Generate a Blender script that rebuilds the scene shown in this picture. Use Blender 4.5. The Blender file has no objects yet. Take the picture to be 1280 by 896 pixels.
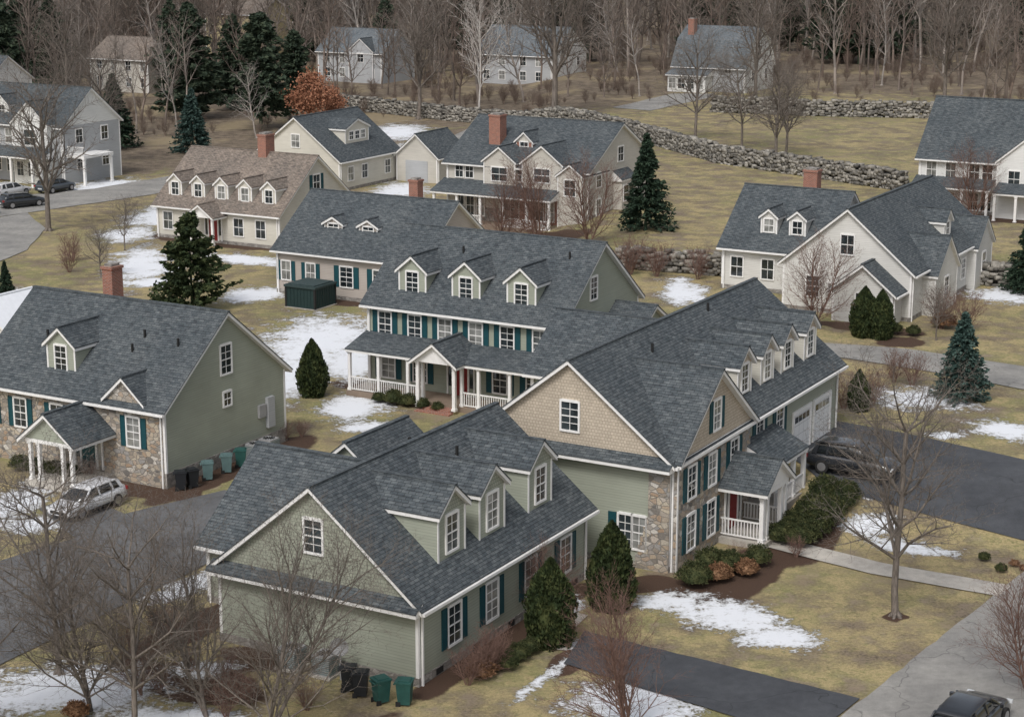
import bpy, bmesh, math, random
import numpy as np
from mathutils import Matrix, Vector
D=bpy.data; SC=bpy.context.scene; COL=SC.collection
R0=-29.7
# ---------------------------------------------------------------- materials
class NT:
    def __init__(s,name):
        s.m=D.materials.new(name); s.m.use_nodes=True; s.t=s.m.node_tree
        s.b=s.t.nodes['Principled BSDF']; s.b.inputs['Roughness'].default_value=.85
        s.b.inputs['Specular IOR Level'].default_value=.3
    def n(s,typ,ins=None,**kw):
        nd=s.t.nodes.new(typ)
        for k,v in kw.items(): setattr(nd,k,v)
        if ins:
            for k,v in ins.items():
                i=nd.inputs[k]
                if isinstance(v,bpy.types.NodeSocket): s.t.links.new(v,i)
                else: i.default_value=v
        return nd
    def math(s,op,a,b=0.0,c=None):
        d={0:a,1:b}
        if c is not None: d[2]=c
        return s.n('ShaderNodeMath',d,operation=op).outputs[0]
    def mix(s,f,a,b,bt='MIX'):
        f4=lambda c:c if isinstance(c,bpy.types.NodeSocket) else (*c,1)
        return s.n('ShaderNodeMixRGB',{0:f,1:f4(a),2:f4(b)},blend_type=bt).outputs[0]
    def ss(s,x,a,b):
        return s.n('ShaderNodeMapRange',{0:x,1:a,2:b,3:0.0,4:1.0},interpolation_type='SMOOTHSTEP').outputs[0]
    def noise(s,vec,scale,detail=4,rough=.6):
        return s.n('ShaderNodeTexNoise',{'Vector':vec,'Scale':scale,'Detail':detail,'Roughness':rough}).outputs[0]
    def out(s,col,bump=None,bs=.5,dist=.02,**kw):
        if isinstance(col,bpy.types.NodeSocket): s.t.links.new(col,s.b.inputs['Base Color'])
        else: s.b.inputs['Base Color'].default_value=(*col,1)
        if bump is not None:
            bn=s.n('ShaderNodeBump',{'Height':bump,'Strength':bs,'Distance':dist})
            s.t.links.new(bn.outputs[0],s.b.inputs['Normal'])
        for k,v in kw.items(): s.b.inputs[k].default_value=v
        return s.m
    def uv(s): return s.n('ShaderNodeUVMap').outputs[0]
    def obj(s): return s.n('ShaderNodeTexCoord').outputs['Object']
    def pos(s): return s.n('ShaderNodeNewGeometry').outputs['Position']
    def isl(s): return s.n('ShaderNodeNewGeometry').outputs['Random Per Island']
    def ramp(s,f,stops):
        r=s.n('ShaderNodeValToRGB',{0:f}); e=r.color_ramp.elements
        e[0].position=stops[0][0]; e[0].color=(*stops[0][1],1); e[1].position=stops[-1][0]; e[1].color=(*stops[-1][1],1)
        for p,c in stops[1:-1]:
            x=e.new(p); x.color=(*c,1)
        return r.outputs[0]
def m_roof(name,c1,c2):
    t=NT(name); u=t.uv()
    br=t.n('ShaderNodeTexBrick',{'Vector':u,'Color1':(*c1,1),'Color2':(*c2,1),'Mortar':(*[x*.35 for x in c1],1),'Scale':1.0,'Mortar Size':.012,'Mortar Smooth':.3,'Bias':0.0,'Brick Width':.33,'Row Height':.15},offset=.37,offset_frequency=2)
    mp=t.n('ShaderNodeMapping',{'Vector':u,'Scale':(2.6,6.6,1)}).outputs[0]
    nb=t.noise(mp,1.0,2,.5); big=t.noise(u,.25,3); fine=t.noise(u,60,2)
    mp2=t.n('ShaderNodeMapping',{'Vector':u,'Scale':(1.6,.25,1)}).outputs[0]; run=t.noise(mp2,1.0,3)
    c=t.mix(1.0,br.outputs[0],t.ramp(nb,[(.3,(.64,.64,.66)),(.5,(1,1,1)),(.7,(1.42,1.38,1.34))]),'MULTIPLY')
    c=t.mix(1.0,c,t.ramp(big,[(.3,(.82,.84,.86)),(.7,(1.18,1.15,1.12))]),'MULTIPLY')
    c=t.mix(.7,c,t.ramp(run,[(.3,(.85,.85,.85)),(.7,(1.15,1.15,1.15))]),'MULTIPLY')
    c=t.mix(.5,c,t.ramp(fine,[(.3,(.6,.6,.6)),(.7,(1.4,1.4,1.4))]),'MULTIPLY')
    return t.out(c,br.outputs[1],-.6,.02,Roughness=.9)
def m_siding(name,c,step=.125):
    t=NT(name); u=t.uv(); y=t.n('ShaderNodeSeparateXYZ',{0:u}).outputs[1]
    f=t.math('FRACT',t.math('DIVIDE',y,step))
    ln=t.ss(f,.80,.97)
    mp=t.n('ShaderNodeMapping',{'Vector':u,'Scale':(.35,6,1)}).outputs[0]
    n=t.noise(mp,1.5,3); big=t.noise(u,.35,3)
    col=t.mix(1,c,t.ramp(n,[(.3,(.93,.93,.93)),(.7,(1.05,1.05,1.05))]),'MULTIPLY')
    col=t.mix(1,col,t.ramp(big,[(.3,(.88,.88,.87)),(.7,(1.06,1.06,1.06))]),'MULTIPLY')
    col=t.mix(t.math('MULTIPLY',ln,.5),col,tuple(x*.42 for x in c))
    return t.out(col,f,-.5,.02,Roughness=.7)
def m_shake(name,c):
    t=NT(name); u=t.uv()
    br=t.n('ShaderNodeTexBrick',{'Vector':u,'Color1':(*c,1),'Color2':(*[x*.84 for x in c],1),'Mortar':(*[x*.45 for x in c],1),'Scale':1.0,'Mortar Size':.009,'Brick Width':.16,'Row Height':.15},offset=.43)
    big=t.noise(u,.5,3)
    col=t.mix(1,br.outputs[0],t.ramp(big,[(.3,(.9,.9,.9)),(.7,(1.06,1.06,1.06))]),'MULTIPLY')
    return t.out(col,br.outputs[1],-.5,.015,Roughness=.8)
def m_stone(name,stops=None,sc=3.0):
    t=NT(name); u=t.uv()
    mp=t.n('ShaderNodeMapping',{'Vector':u,'Scale':(1,1.5,1)}).outputs[0]
    v=t.n('ShaderNodeTexVoronoi',{'Vector':mp,'Scale':sc}); e=t.n('ShaderNodeTexVoronoi',{'Vector':mp,'Scale':sc},feature='DISTANCE_TO_EDGE').outputs[0]
    r=t.n('ShaderNodeSeparateColor',{0:v.outputs['Color']}).outputs[0]
    stops=stops or [(0,(.15,.14,.13)),(.25,(.38,.32,.25)),(.45,(.28,.27,.26)),(.62,(.46,.40,.31)),(.8,(.31,.22,.15)),(1,(.54,.51,.46))]
    col=t.ramp(r,stops); n=t.noise(u,14,4)
    col=t.mix(1,col,t.ramp(n,[(.3,(.75,.75,.75)),(.7,(1.2,1.2,1.2))]),'MULTIPLY')
    k=t.ss(e,.02,.07); col=t.mix(k,(.24,.225,.20),col)
    return t.out(col,k,.8,.04)
def m_plain(name,c,rough=.6,var=.08,scale=3,spec=.3,metal=0):
    t=NT(name); n=t.noise(t.obj(),scale,4)
    col=t.mix(1,c,t.ramp(n,[(.3,(1-var,)*3),(.7,(1+var,)*3)]),'MULTIPLY')
    return t.out(col,Roughness=rough,Metallic=metal,**{'Specular IOR Level':spec})
def m_glass():
    t=NT('window_glass'); r=t.isl(); n=t.noise(t.uv(),1.2,2)
    col=t.ramp(r,[(0,(.012,.017,.02)),(.6,(.035,.045,.05)),(.8,(.10,.11,.11)),(1,(.30,.30,.28))])
    col=t.mix(1,col,t.ramp(n,[(.35,(.5,.5,.5)),(.65,(1.3,1.3,1.3))]),'MULTIPLY')
    return t.out(col,Roughness=.06,**{'Specular IOR Level':.9})
def m_brick(name):
    t=NT(name); u=t.uv()
    br=t.n('ShaderNodeTexBrick',{'Vector':u,'Color1':(.33,.11,.065,1),'Color2':(.22,.07,.045,1),'Mortar':(.3,.25,.21,1),'Scale':1.0,'Mortar Size':.012,'Brick Width':.22,'Row Height':.08})
    return t.out(br.outputs[0],br.outputs[1],-.4,.01)
def m_shutter(c=(.013,.070,.085)):
    t=NT('shutter_paint'); y=t.n('ShaderNodeSeparateXYZ',{0:t.uv()}).outputs[1]
    f=t.math('FRACT',t.math('DIVIDE',y,.07)); col=t.mix(t.ss(f,.5,.95),c,tuple(x*.5 for x in c))
    return t.out(col,f,-.5,.02,Roughness=.5)
def m_garage():
    t=NT('garage_door_paint'); u=t.uv()
    br=t.n('ShaderNodeTexBrick',{'Vector':u,'Color1':(.72,.72,.71,1),'Color2':(.74,.74,.73,1),'Mortar':(.4,.4,.4,1),'Scale':1.0,'Mortar Size':.015,'Brick Width':.6,'Row Height':.52},offset=0)
    return t.out(br.outputs[0],br.outputs[1],-.5,.02,Roughness=.5)
def m_foliage(name,dark,mid,light,rough=.8):
    t=NT(name); r=t.isl(); n=t.noise(t.obj(),2.2,3)
    f=t.math('ADD',t.math('MULTIPLY',r,.5),t.math('MULTIPLY',t.ss(n,.3,.7),.5))
    return t.out(t.ramp(f,[(.1,dark),(.5,mid),(.95,light)]),Roughness=rough,**{'Specular IOR Level':.2})
def m_bark(name,c1,c2):
    t=NT(name); p=t.obj(); mp=t.n('ShaderNodeMapping',{'Vector':p,'Scale':(8,8,1.5)}).outputs[0]
    n=t.noise(mp,1.5,4); return t.out(t.mix(t.ss(n,.3,.7),c1,c2),n,.6,.03)
def m_forest_bark():
    t=NT('forest_bark'); r=t.n('ShaderNodeObjectInfo').outputs['Random']; g_=t.isl()
    c=t.ramp(r,[(0,(.10,.085,.072)),(.35,(.19,.16,.14)),(.6,(.135,.105,.088)),(.85,(.24,.215,.195)),(1,(.31,.29,.27))])
    c=t.mix(1,c,t.ramp(g_,[(0,(.7,.7,.7)),(1,(1.3,1.25,1.2))]),'MULTIPLY')
    return t.out(c,Roughness=.95)
def m_asphalt(name,c,crack=True):
    t=NT(name); p=t.pos(); f=t.noise(p,40,3,.7); b=t.noise(p,.35,4); md=t.noise(p,2.5,4)
    col=t.mix(1,c,t.ramp(f,[(.3,(.7,)*3),(.7,(1.3,)*3)]),'MULTIPLY')
    col=t.mix(1,col,t.ramp(b,[(.3,(.76,)*3),(.7,(1.25,1.24,1.2))]),'MULTIPLY')
    col=t.mix(1,col,t.ramp(md,[(.3,(.88,)*3),(.7,(1.12,)*3)]),'MULTIPLY')
    if crack:
        w=t.n('ShaderNodeVectorMath',{0:p,1:t.n('ShaderNodeVectorMath',{0:t.n('ShaderNodeTexNoise',{'Vector':p,'Scale':.8}).outputs[1],3:1.5},operation='SCALE').outputs[0]},operation='ADD').outputs[0]
        e=t.n('ShaderNodeTexVoronoi',{'Vector':w,'Scale':.22},feature='DISTANCE_TO_EDGE').outputs[0]
        col=t.mix(t.math('MULTIPLY',t.math('SUBTRACT',1,t.ss(e,.0,.008)),.6),col,tuple(x*.35 for x in c))
    return t.out(col,f,.3,.01)
def m_ground():
    t=NT('lawn_ground'); p=t.pos()
    big=t.noise(p,.09,4); md=t.noise(p,.8,5,.65); fi=t.noise(p,7,4,.75); vf=t.noise(p,30,2,.8); pt=t.noise(p,2.6,4,.7)
    g=t.mix(t.ss(t.math('ADD',t.math('MULTIPLY',big,.5),t.math('MULTIPLY',md,.5)),.43,.58),(.345,.28,.145),(.205,.198,.085))
    g=t.mix(t.ss(md,.54,.72),g,(.42,.345,.205))
    g=t.mix(t.math('MULTIPLY',t.ss(pt,.50,.68),.7),g,(.15,.155,.062))
    g=t.mix(t.math('MULTIPLY',t.ss(pt,.46,.28),.5),g,(.21,.155,.09))
    g=t.mix(1,g,t.ramp(fi,[(.25,(.64,)*3),(.75,(1.34,)*3)]),'MULTIPLY')
    g=t.mix(1,g,t.ramp(vf,[(.3,(.70,)*3),(.7,(1.3,)*3)]),'MULTIPLY')
    A=lambda n:t.n('ShaderNodeAttribute',attribute_name=n).outputs['Fac']
    nz=t.math('SUBTRACT',t.math('ADD',t.math('MULTIPLY',md,.45),t.math('MULTIPLY',t.noise(p,.45,5,.6),.55)),.5)
    lf=t.mix(t.ss(t.math('ADD',t.math('MULTIPLY',fi,.5),t.math('MULTIPLY',md,.5)),.40,.60),(.08,.062,.046),(.22,.175,.125))
    lf=t.mix(t.math('MULTIPLY',t.ss(t.noise(p,.07,4),.52,.62),.7),lf,(.28,.225,.135))
    g=t.mix(t.ss(t.math('ADD',A('leaf'),nz),.4,.6),g,lf)
    mc=t.mix(t.ss(vf,.3,.7),(.035,.02,.013),(.10,.06,.04))
    g=t.mix(t.ss(t.math('ADD',A('mulch'),t.math('MULTIPLY',nz,.5)),.45,.52),g,mc)
    sf=t.math('SUBTRACT',fi,.5); sp_=t.math('SUBTRACT',pt,.5)
    sv=t.math('ADD',t.math('ADD',A('snow'),t.math('MULTIPLY',nz,1.5)),t.math('ADD',t.math('MULTIPLY',sf,.7),t.math('MULTIPLY',sp_,.9)))
    sn=t.ss(sv,.43,.57)
    sc=t.mix(t.ss(sv,.47,.78),(.42,.42,.41),(.70,.72,.75))
    col=t.mix(sn,g,sc)
    h=t.math('ADD',t.math('MULTIPLY',fi,.6),t.math('MULTIPLY',sn,1.0))
    return t.out(col,h,.7,.06,Roughness=.95)
M={}
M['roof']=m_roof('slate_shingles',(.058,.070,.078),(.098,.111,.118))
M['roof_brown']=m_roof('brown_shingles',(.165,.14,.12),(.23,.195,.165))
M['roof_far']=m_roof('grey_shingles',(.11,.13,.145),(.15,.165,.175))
M['green']=m_siding('sage_siding',(.325,.345,.282))
M['cream']=m_siding('cream_siding',(.58,.555,.49))
M['beige']=m_siding('beige_siding',(.52,.495,.445))
M['pale']=m_siding('pale_siding',(.60,.59,.56))
M['taupe']=m_siding('taupe_siding',(.43,.385,.345))
M['white']=m_siding('white_siding',(.68,.68,.66))
M['greyw']=m_siding('grey_siding',(.40,.41,.42))
M['yellow']=m_siding('yellow_siding',(.55,.47,.28))
M['gshake']=m_shake('sage_shakes',(.345,.36,.292))
M['tshake']=m_shake('tan_shakes',(.53,.455,.36))
M['stone']=m_stone('fieldstone')
M['found']=m_stone('foundation_stone',[(0,(.16,.15,.14)),(.5,(.26,.24,.22)),(1,(.36,.34,.31))],3.5)
M['trim']=m_plain('white_trim',(.74,.73,.71),.55,.06)
M['glass']=m_glass(); M['brick']=m_brick('chimney_brick'); M['shut']=m_shutter(); M['garage']=m_garage()
M['red']=m_plain('red_door_paint',(.22,.025,.025),.4); M['teal']=m_plain('teal_door_paint',(.02,.08,.09),.4)
M['wood']=m_plain('porch_deck',(.22,.17,.13),.7); M['metal']=m_plain('vent_metal',(.3,.3,.3),.5)
M['snow']=m_plain('snow',(.70,.72,.75),.9,.05); M['conc']=m_asphalt('concrete',(.40,.375,.34),False)
M['dark']=m_plain('dark_void',(.02,.02,.02),.8)
# ---------------------------------------------------------------- mesh helpers
def mesh_np(name,V,F,mat,parent=None,smooth=False,obj=True):
    V=np.asarray(V,dtype=np.float32); me=D.meshes.new(name); me.vertices.add(len(V)); me.vertices.foreach_set('co',V.ravel())
    nf=len(F); me.loops.add(F.size); me.polygons.add(nf)
    me.loops.foreach_set('vertex_index',F.ravel().astype(np.int32))
    me.polygons.foreach_set('loop_start',(np.arange(nf)*F.shape[1]).astype(np.int32))
    if smooth: me.polygons.foreach_set('use_smooth',np.ones(nf,dtype=bool))
    me.materials.append(mat); me.update(calc_edges=True); me.validate()
    if not obj: return me
    o=D.objects.new(name,me); COL.objects.link(o)
    if parent: o.parent=parent
    return o
def T(x=0,y=0,z=0,rot=0): return Matrix.Translation((x,y,z))@Matrix.Rotation(math.radians(rot),4,'Z')
class House:
    def __init__(s,name,x,y,rot,z=0,top=True):
        s.e=D.objects.new(name,None); COL.objects.link(s.e); s.e.location=(x,y,z); s.e.rotation_euler=(0,0,math.radians(rot)); s.p={}
    def face(s,part,Mx,pts,mat):
        V,F,MI=s.p.setdefault(part,([],[],[])); b=len(V)
        V.extend([Mx@Vector(p) for p in pts]); F.append(list(range(b,b+len(pts)))); MI.append(mat)
    def box(s,part,Mx,x0,x1,y0,y1,z0,z1,mat):
        c=[(x0,y0,z0),(x1,y0,z0),(x1,y1,z0),(x0,y1,z0),(x0,y0,z1),(x1,y0,z1),(x1,y1,z1),(x0,y1,z1)]
        V,F,MI=s.p.setdefault(part,([],[],[])); b=len(V); V.extend([Mx@Vector(p) for p in c])
        for f in ((3,2,1,0),(4,5,6,7),(0,1,5,4),(1,2,6,5),(2,3,7,6),(3,0,4,7)): F.append([b+i for i in f]); MI.append(mat)
    def chev(s,part,Mx,prof,y0,y1,d0,d1,mt,ms):
        n=len(prof)
        for i in range(n-1):
            (xa,za),(xb,zb)=prof[i],prof[i+1]
            s.face(part,Mx,[(xa,y0,za+d1),(xa,y1,za+d1),(xb,y1,zb+d1),(xb,y0,zb+d1)],mt)
            s.face(part,Mx,[(xa,y0,za+d0),(xb,y0,zb+d0),(xb,y1,zb+d0),(xa,y1,za+d0)],ms)
            s.face(part,Mx,[(xa,y0,za+d0),(xa,y0,za+d1),(xb,y0,zb+d1),(xb,y0,zb+d0)],ms)
            s.face(part,Mx,[(xa,y1,za+d0),(xb,y1,zb+d0),(xb,y1,zb+d1),(xa,y1,za+d1)],ms)
        for (x,z) in (prof[0],prof[-1]):
            s.face(part,Mx,[(x,y0,z+d0),(x,y1,z+d0),(x,y1,z+d1),(x,y0,z+d1)],ms)
    def finish(s):
        for part,(V,F,MI) in s.p.items():
            me=D.meshes.new(part); me.from_pydata([v[:] for v in V],[],F)
            names=list(dict.fromkeys(MI))
            for n in names: me.materials.append(M[n])
            uvl=me.uv_layers.new(name='UVMap').data
            for p,mn in zip(me.polygons,MI):
                p.material_index=names.index(mn); n=p.normal
                if abs(n.z)>.995: t=Vector((1,0,0)); b=Vector((0,1,0))
                else:
                    t=Vector((-n.y,n.x,0)).normalized(); b=n.cross(t)
                for li in p.loop_indices:
                    co=me.vertices[me.loops[li].vertex_index].co; uvl[li].uv=(co.dot(t),co.dot(b))
            o=D.objects.new(part,me); COL.objects.link(o); o.parent=s.e
        return s.e
def block(h,Mx,W,L,ze,sl,z0=-1.0,oh=.35,rk=.3,wall='green',gab=None,roof='roof',base=None,prof=None,corner=True,backrake=None):
    gab=gab or wall; hw=W/2; zr=ze+hw*sl
    inner=prof or [(0,ze),(-hw,zr),(-W,ze)]
    if z0<ze-.01:
        for x,sg in ((0,1),(-W,-1)):
            pts=[(x,0,z0),(x,L,z0),(x,L,ze),(x,0,ze)]
            h.face('walls',Mx,pts if sg>0 else pts[::-1],wall)
        for y,sg in ((0,-1),(L,1)):
            pts=[(-W,y,z0),(0,y,z0),(0,y,ze),(-W,y,ze)]
            h.face('walls',Mx,pts if sg<0 else pts[::-1],wall)
    for y,sg in ((0,-1),(L,1)):
        pts=[(x,y,z) for x,z in inner]
        h.face('walls',Mx,pts if sg<0 else pts[::-1],gab)
    a,b=inner[0],inner[1]; s0=(b[1]-a[1])/(a[0]-b[0])
    outer=[(oh,ze-oh*s0)]+inner[1:-1]+[(-W-oh,ze-oh*s0)]
    y1=L+(rk if backrake is None else backrake)
    h.chev('roof_trim',Mx,outer,-rk,y1,0,.18,'trim','trim')
    o2=[(outer[0][0]+.03,outer[0][1]-.03*s0)]+outer[1:-1]+[(outer[-1][0]-.03,outer[-1][1]-.03*s0)]
    h.chev('roof',Mx,o2,-rk-.03,y1+.03,.183,.235,roof,roof)
    if not prof: h.box('roof',Mx,-hw-.12,-hw+.12,-rk-.035,y1+.035,zr+.16,zr+.255,roof)
    if corner and z0<ze-.5:
        zb=z0
        for x,y in ((0,0),(0,L),(-W,0),(-W,L)):
            sx=1 if x==0 else -1; sy=-1 if y==0 else 1
            xs=sorted((x+sx*.025,x-sx*.11)); ys=sorted((y+sy*.025,y-sy*.11))
            h.box('corner_boards',Mx,xs[0],xs[1],ys[0],ys[1],zb,ze-.03,'trim')
        h.box('frieze',Mx,0,.03,.12,L-.12,ze-.28,ze-.04,'trim'); h.box('frieze',Mx,-W-.03,-W,.12,L-.12,ze-.28,ze-.04,'trim')
        h.box('gutter',Mx,oh+.04,oh+.15,-rk,y1,ze-oh*s0+.03,ze-oh*s0+.15,'trim')
        h.box('downspout',Mx,.04,.12,.14,.22,zb,ze-.1,'trim'); h.box('downspout',Mx,.04,.12,L-.22,L-.14,zb,ze-.1,'trim')
    if base is not None:
        h.box('foundation',Mx,-W-.04,.04,-.04,L+.04,z0-.5,base,'found')
def FM(Mx,W,L,f):
    return Mx@{'F':T(0,0,0,0),'G0':T(-W,0,0,-90),'G1':T(0,L,0,90),'B':T(-W,L,0,180)}[f]
def window(h,F,s,z,w,ht,sh=False,cols=2,rows=4,n0=0.0,cas=.09,det=True):
    h.box('window_glass',F,n0+.004,n0+.02,s-w/2,s+w/2,z-ht/2,z+ht/2,'glass')
    b=lambda a,c,d,e,n1=.07:h.box('window_frames',F,n0,n0+n1,a,c,d,e,'trim')
    b(s-w/2-cas,s-w/2,z-ht/2-cas,z+ht/2+cas); b(s+w/2,s+w/2+cas,z-ht/2-cas,z+ht/2+cas)
    b(s-w/2,s+w/2,z+ht/2,z+ht/2+cas+.03,.075); b(s-w/2,s+w/2,z-ht/2-cas,z-ht/2,.085)
    b(s-w/2,s+w/2,z-.025,z+.025,.05)
    for i in range(1,cols): b(s-w/2+w*i/cols-.014,s-w/2+w*i/cols+.014,z-ht/2,z+ht/2,.035)
    if det:
        for i in range(1,rows):
            if i*2!=rows: b(s-w/2,s+w/2,z-ht/2+ht*i/rows-.014,z-ht/2+ht*i/rows+.014,.033)
    if sh:
        sw=max(.32,w*.42)
        for a in (s-w/2-cas-.02-sw,s+w/2+cas+.02):
            h.box('shutters',F,n0,n0+.045,a,a+sw,z-ht/2-.06,z+ht/2+.06,'shut')
            h.box('shutters',F,n0+.045,n0+.06,a,a+.05,z-ht/2-.06,z+ht/2+.06,'shut'); h.box('shutters',F,n0+.045,n0+.06,a+sw-.05,a+sw,z-ht/2-.06,z+ht/2+.06,'shut')
            h.box('shutters',F,n0+.045,n0+.058,a+.05,a+sw-.05,z-.04,z+.04,'shut')
def dormer(h,Mx,c,fx,w,ze,sl,Dp,zb,wall='green',roof='roof',win=(.75,1.3),gab=None,wz=None,det=True,sh=False,oh=.16,rk=.2):
    S=Mx@T(fx,c+w/2,0,90)
    block(h,S,w,Dp,ze,sl,z0=zb,oh=oh,rk=rk,wall=wall,gab=gab,roof=roof,corner=False,backrake=0)
    F=FM(S,w,Dp,'G0')
    for a in (0,w-.1): h.box('corner_boards',F,0,.03,a,a+.1,zb,ze-.02,'trim')
    if win: window(h,F,w/2,wz if wz else (zb+ze)/2+.15,win[0],win[1],sh,det=det)
    return S
def pent(h,F,s0,s1,z,d,sl,roof='roof',n0=0.0,th=.16):
    zi=z+d*sl
    h.face('roof',F,[(n0,s0,zi+th+.05),(d,s0,z+th+.05),(d,s1,z+th+.05),(n0,s1,zi+th+.05)],roof)
    h.face('roof',F,[(d,s0,z+th),(d,s1,z+th),(d,s1,z+th+.05),(d,s0,z+th+.05)],roof)
    for s in (s0,s1): h.face('roof',F,[(n0,s,zi+th),(d,s,z+th),(d,s,z+th+.05),(n0,s,zi+th+.05)],roof)
    h.face('roof_trim',F,[(d-.03,s0+.02,z),(d-.03,s1-.02,z),(d-.03,s1-.02,z+th),(d-.03,s0+.02,z+th)],'trim')
    for s in (s0+.02,s1-.02): h.face('roof_trim',F,[(n0,s,z),(d-.03,s,z),(d-.03,s,z+th),(n0,s,zi+th)],'trim')
    h.face('roof_trim',F,[(n0,s0+.02,z),(n0,s1-.02,z),(d-.03,s1-.02,z),(d-.03,s0+.02,z)],'trim')
def column(h,F,n,s,z0,z1,w=.2):
    h.box('columns',F,n-w/2,n+w/2,s-w/2,s+w/2,z0+.15,z1-.12,'trim')
    h.box('columns',F,n-w*.7,n+w*.7,s-w*.7,s+w*.7,z0,z0+.15,'trim'); h.box('columns',F,n-w*.7,n+w*.7,s-w*.7,s+w*.7,z1-.12,z1,'trim')
def rail(h,F,n,s0,s1,z):
    def b(a0,a1,t,zz0,zz1): h.box('railing',F,n-t,n+t,a0,a1,zz0,zz1,'trim')
    b(s0,s1,.04,z+.85,z+.92); b(s0,s1,.03,z+.1,z+.16); k=int((s1-s0)/.15)
    for i in range(k):
        c=s0+(i+.5)*(s1-s0)/k; b(c-.022,c+.022,.02,z+.16,z+.85)
def chimney(h,Mx,x,y,z0,z1,w=.9,d=.7):
    h.box('chimney',Mx,x-w/2,x+w/2,y-d/2,y+d/2,z0,z1,'brick'); h.box('chimney',Mx,x-w/2-.06,x+w/2+.06,y-d/2-.06,y+d/2+.06,z1,z1+.15,'brick')
    h.box('chimney',Mx,x-w/2+.1,x+w/2-.1,y-d/2+.1,y+d/2-.1,z1+.15,z1+.3,'found')
def pipe(h,Mx,x,y,z):
    h.box('roof_vents',Mx,x-.05,x+.05,y-.05,y+.05,z-.3,z+.45,'dark')
def door(h,F,s,z0,w=.95,ht=2.05,col='red',n0=0):
    h.box('front_door',F,n0,n0+.04,s-w/2,s+w/2,z0,z0+ht,col)
    for (a,b_) in ((.2,.9),(1.1,1.85)): h.box('front_door',F,n0+.04,n0+.055,s-w*.32,s+w*.32,z0+a,z0+b_,col)
    for a in (-1,1):
        h.box('window_frames',F,n0,n0+.08,s+a*(w/2+.06)-.06,s+a*(w/2+.06)+.06,z0,z0+ht,'trim')
        h.box('window_glass',F,n0,n0+.02,s+a*(w/2+.27)-.14,s+a*(w/2+.27)+.14,z0+.5,z0+ht,'glass')
        h.box('window_frames',F,n0,n0+.08,s+a*(w/2+.46)-.05,s+a*(w/2+.46)+.05,z0,z0+ht,'trim')
    h.box('window_frames',F,n0,n0+.09,s-w/2-.55,s+w/2+.55,z0+ht+.0,z0+ht+.15,'trim')
I=Matrix.Identity(4)
# ---------------------------------------------------------------- houses
# A foreground
h=House('sage_green_house',-3.56,66.71,R0); W,L=9.5,13.8
block(h,I,W,L,3.27,.81,gab='gshake',base=.35)
G=FM(I,W,L,'G0'); F=FM(I,W,L,'F')
pent(h,G,-.25,W+.25,2.95,.55,.6); h.box('frieze',G,0,.04,.12,W-.12,2.75,2.97,'trim')
window(h,G,W/2,5.25,.8,1.3)
for s in (2.6,5.5,8.7,11.8): window(h,F,s,1.7,.9,1.55,True)
for c in (3.6,6.75,10.8): dormer(h,I,c,-.7,2.1,5.95,.82,4.5,3.6,gab='gshake',wz=5.05,win=(.82,1.45))
for p in ((-7.5,3),(-5.6,8.2),(-3.6,8.8),(-6,11)): pipe(h,I,p[0],p[1],3.27+.81*(W/2-abs(p[0]+W/2))+.2)
for i in range(5): h.box('foundation_vents',F,.04,.06,1.2+i*2.8,1.7+i*2.8,.05,.3,'dark')
Wg=T(-12.7,3.2,0,-90)
block(h,Wg,8.2,5,2.7,.76,base=.3)
block(h,T(-8.6,11.0,0,0),4.2,4.6,3.6,.8,z0=0)
h.finish()
# C
h=House('stone_front_house',6.97,79.27,R0); W,L=10.0,21.2
block(h,I,W,L,5.15,.78,gab='tshake',base=.3)
G=FM(I,W,L,'G0'); F=FM(I,W,L,'F')
pent(h,G,-.25,W+.25,4.75,.6,.6); window(h,G,W/2,6.6,.85,1.3)
window(h,G,W-2.15,1.65,.62,1.5); window(h,G,W-1.45,1.65,.62,1.5); h.box('shutters',G,0,.05,W-3.0,W-2.6,.85,2.45,'shut')
h.box('stone_veneer',G,.001,.07,W-1.0,W+.03,-.5,4.7,'stone')
for k in range(6): h.box('stone_veneer',G,.001,.07,W-1.0-.12*(6-k),W-1.0-.12*(5-k),-.5,.2+.45*k,'stone')
S=T(.28,8.5,0,90); block(h,S,8.3,4.9,5.15,.76,wall='stone',gab='tshake',corner=False,backrake=0,oh=.3)
FS=FM(S,8.3,4.9,'G0')
h.box('corner_boards',FS,0,.03,-.02,.12,-1,4.88,'trim'); h.box('frieze',FS,0,.05,.1,8.2,4.9,5.15,'trim')
window(h,FS,4.15,6.35,.75,1.35,True)
for s in (1.5,3.75): window(h,FS,s,3.85,.85,1.45,True); window(h,FS,s,1.5,.85,1.6,True)
window(h,FS,6.3,3.95,.85,1.35,True)
door(h,FS,6.3,.35,col='red')
for s in (10.3,12.9): window(h,F,s,4.0,.85,1.4,True)
h.box('stone_veneer',F,.0,.06,8.55,14.3,-.5,3.0,'stone'); window(h,F,11.4,2.0,1.0,1.4,True,n0=.06)
for s in (16.0,18.9):
    h.box('garage_doors',F,.0,.05,s-1.15,s+1.15,1.55,3.75,'garage')
    for a,b_,c_,d_ in ((s-1.3,s-1.15,1.5,3.95),(s+1.15,s+1.3,1.5,3.95),(s-1.15,s+1.15,3.75,3.95)): h.box('window_frames',F,0,.09,a,b_,c_,d_,'trim')
    for i in range(4): h.box('window_glass',F,.05,.06,s-1.0+i*.52,s-.56+i*.52,3.28,3.6,'glass')
for c in (9.9,12.8,15.5,18.7): dormer(h,I,c,-.7,1.75,7.4,.85,3.9,5.5,wall='cream',gab='tshake',wz=6.75)
P=T(2.5,8.0,0,90)
block(h,P,3.0,2.3,2.75,.72,z0=2.75,oh=.25,rk=.25,gab='trim',backrake=0)
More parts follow.
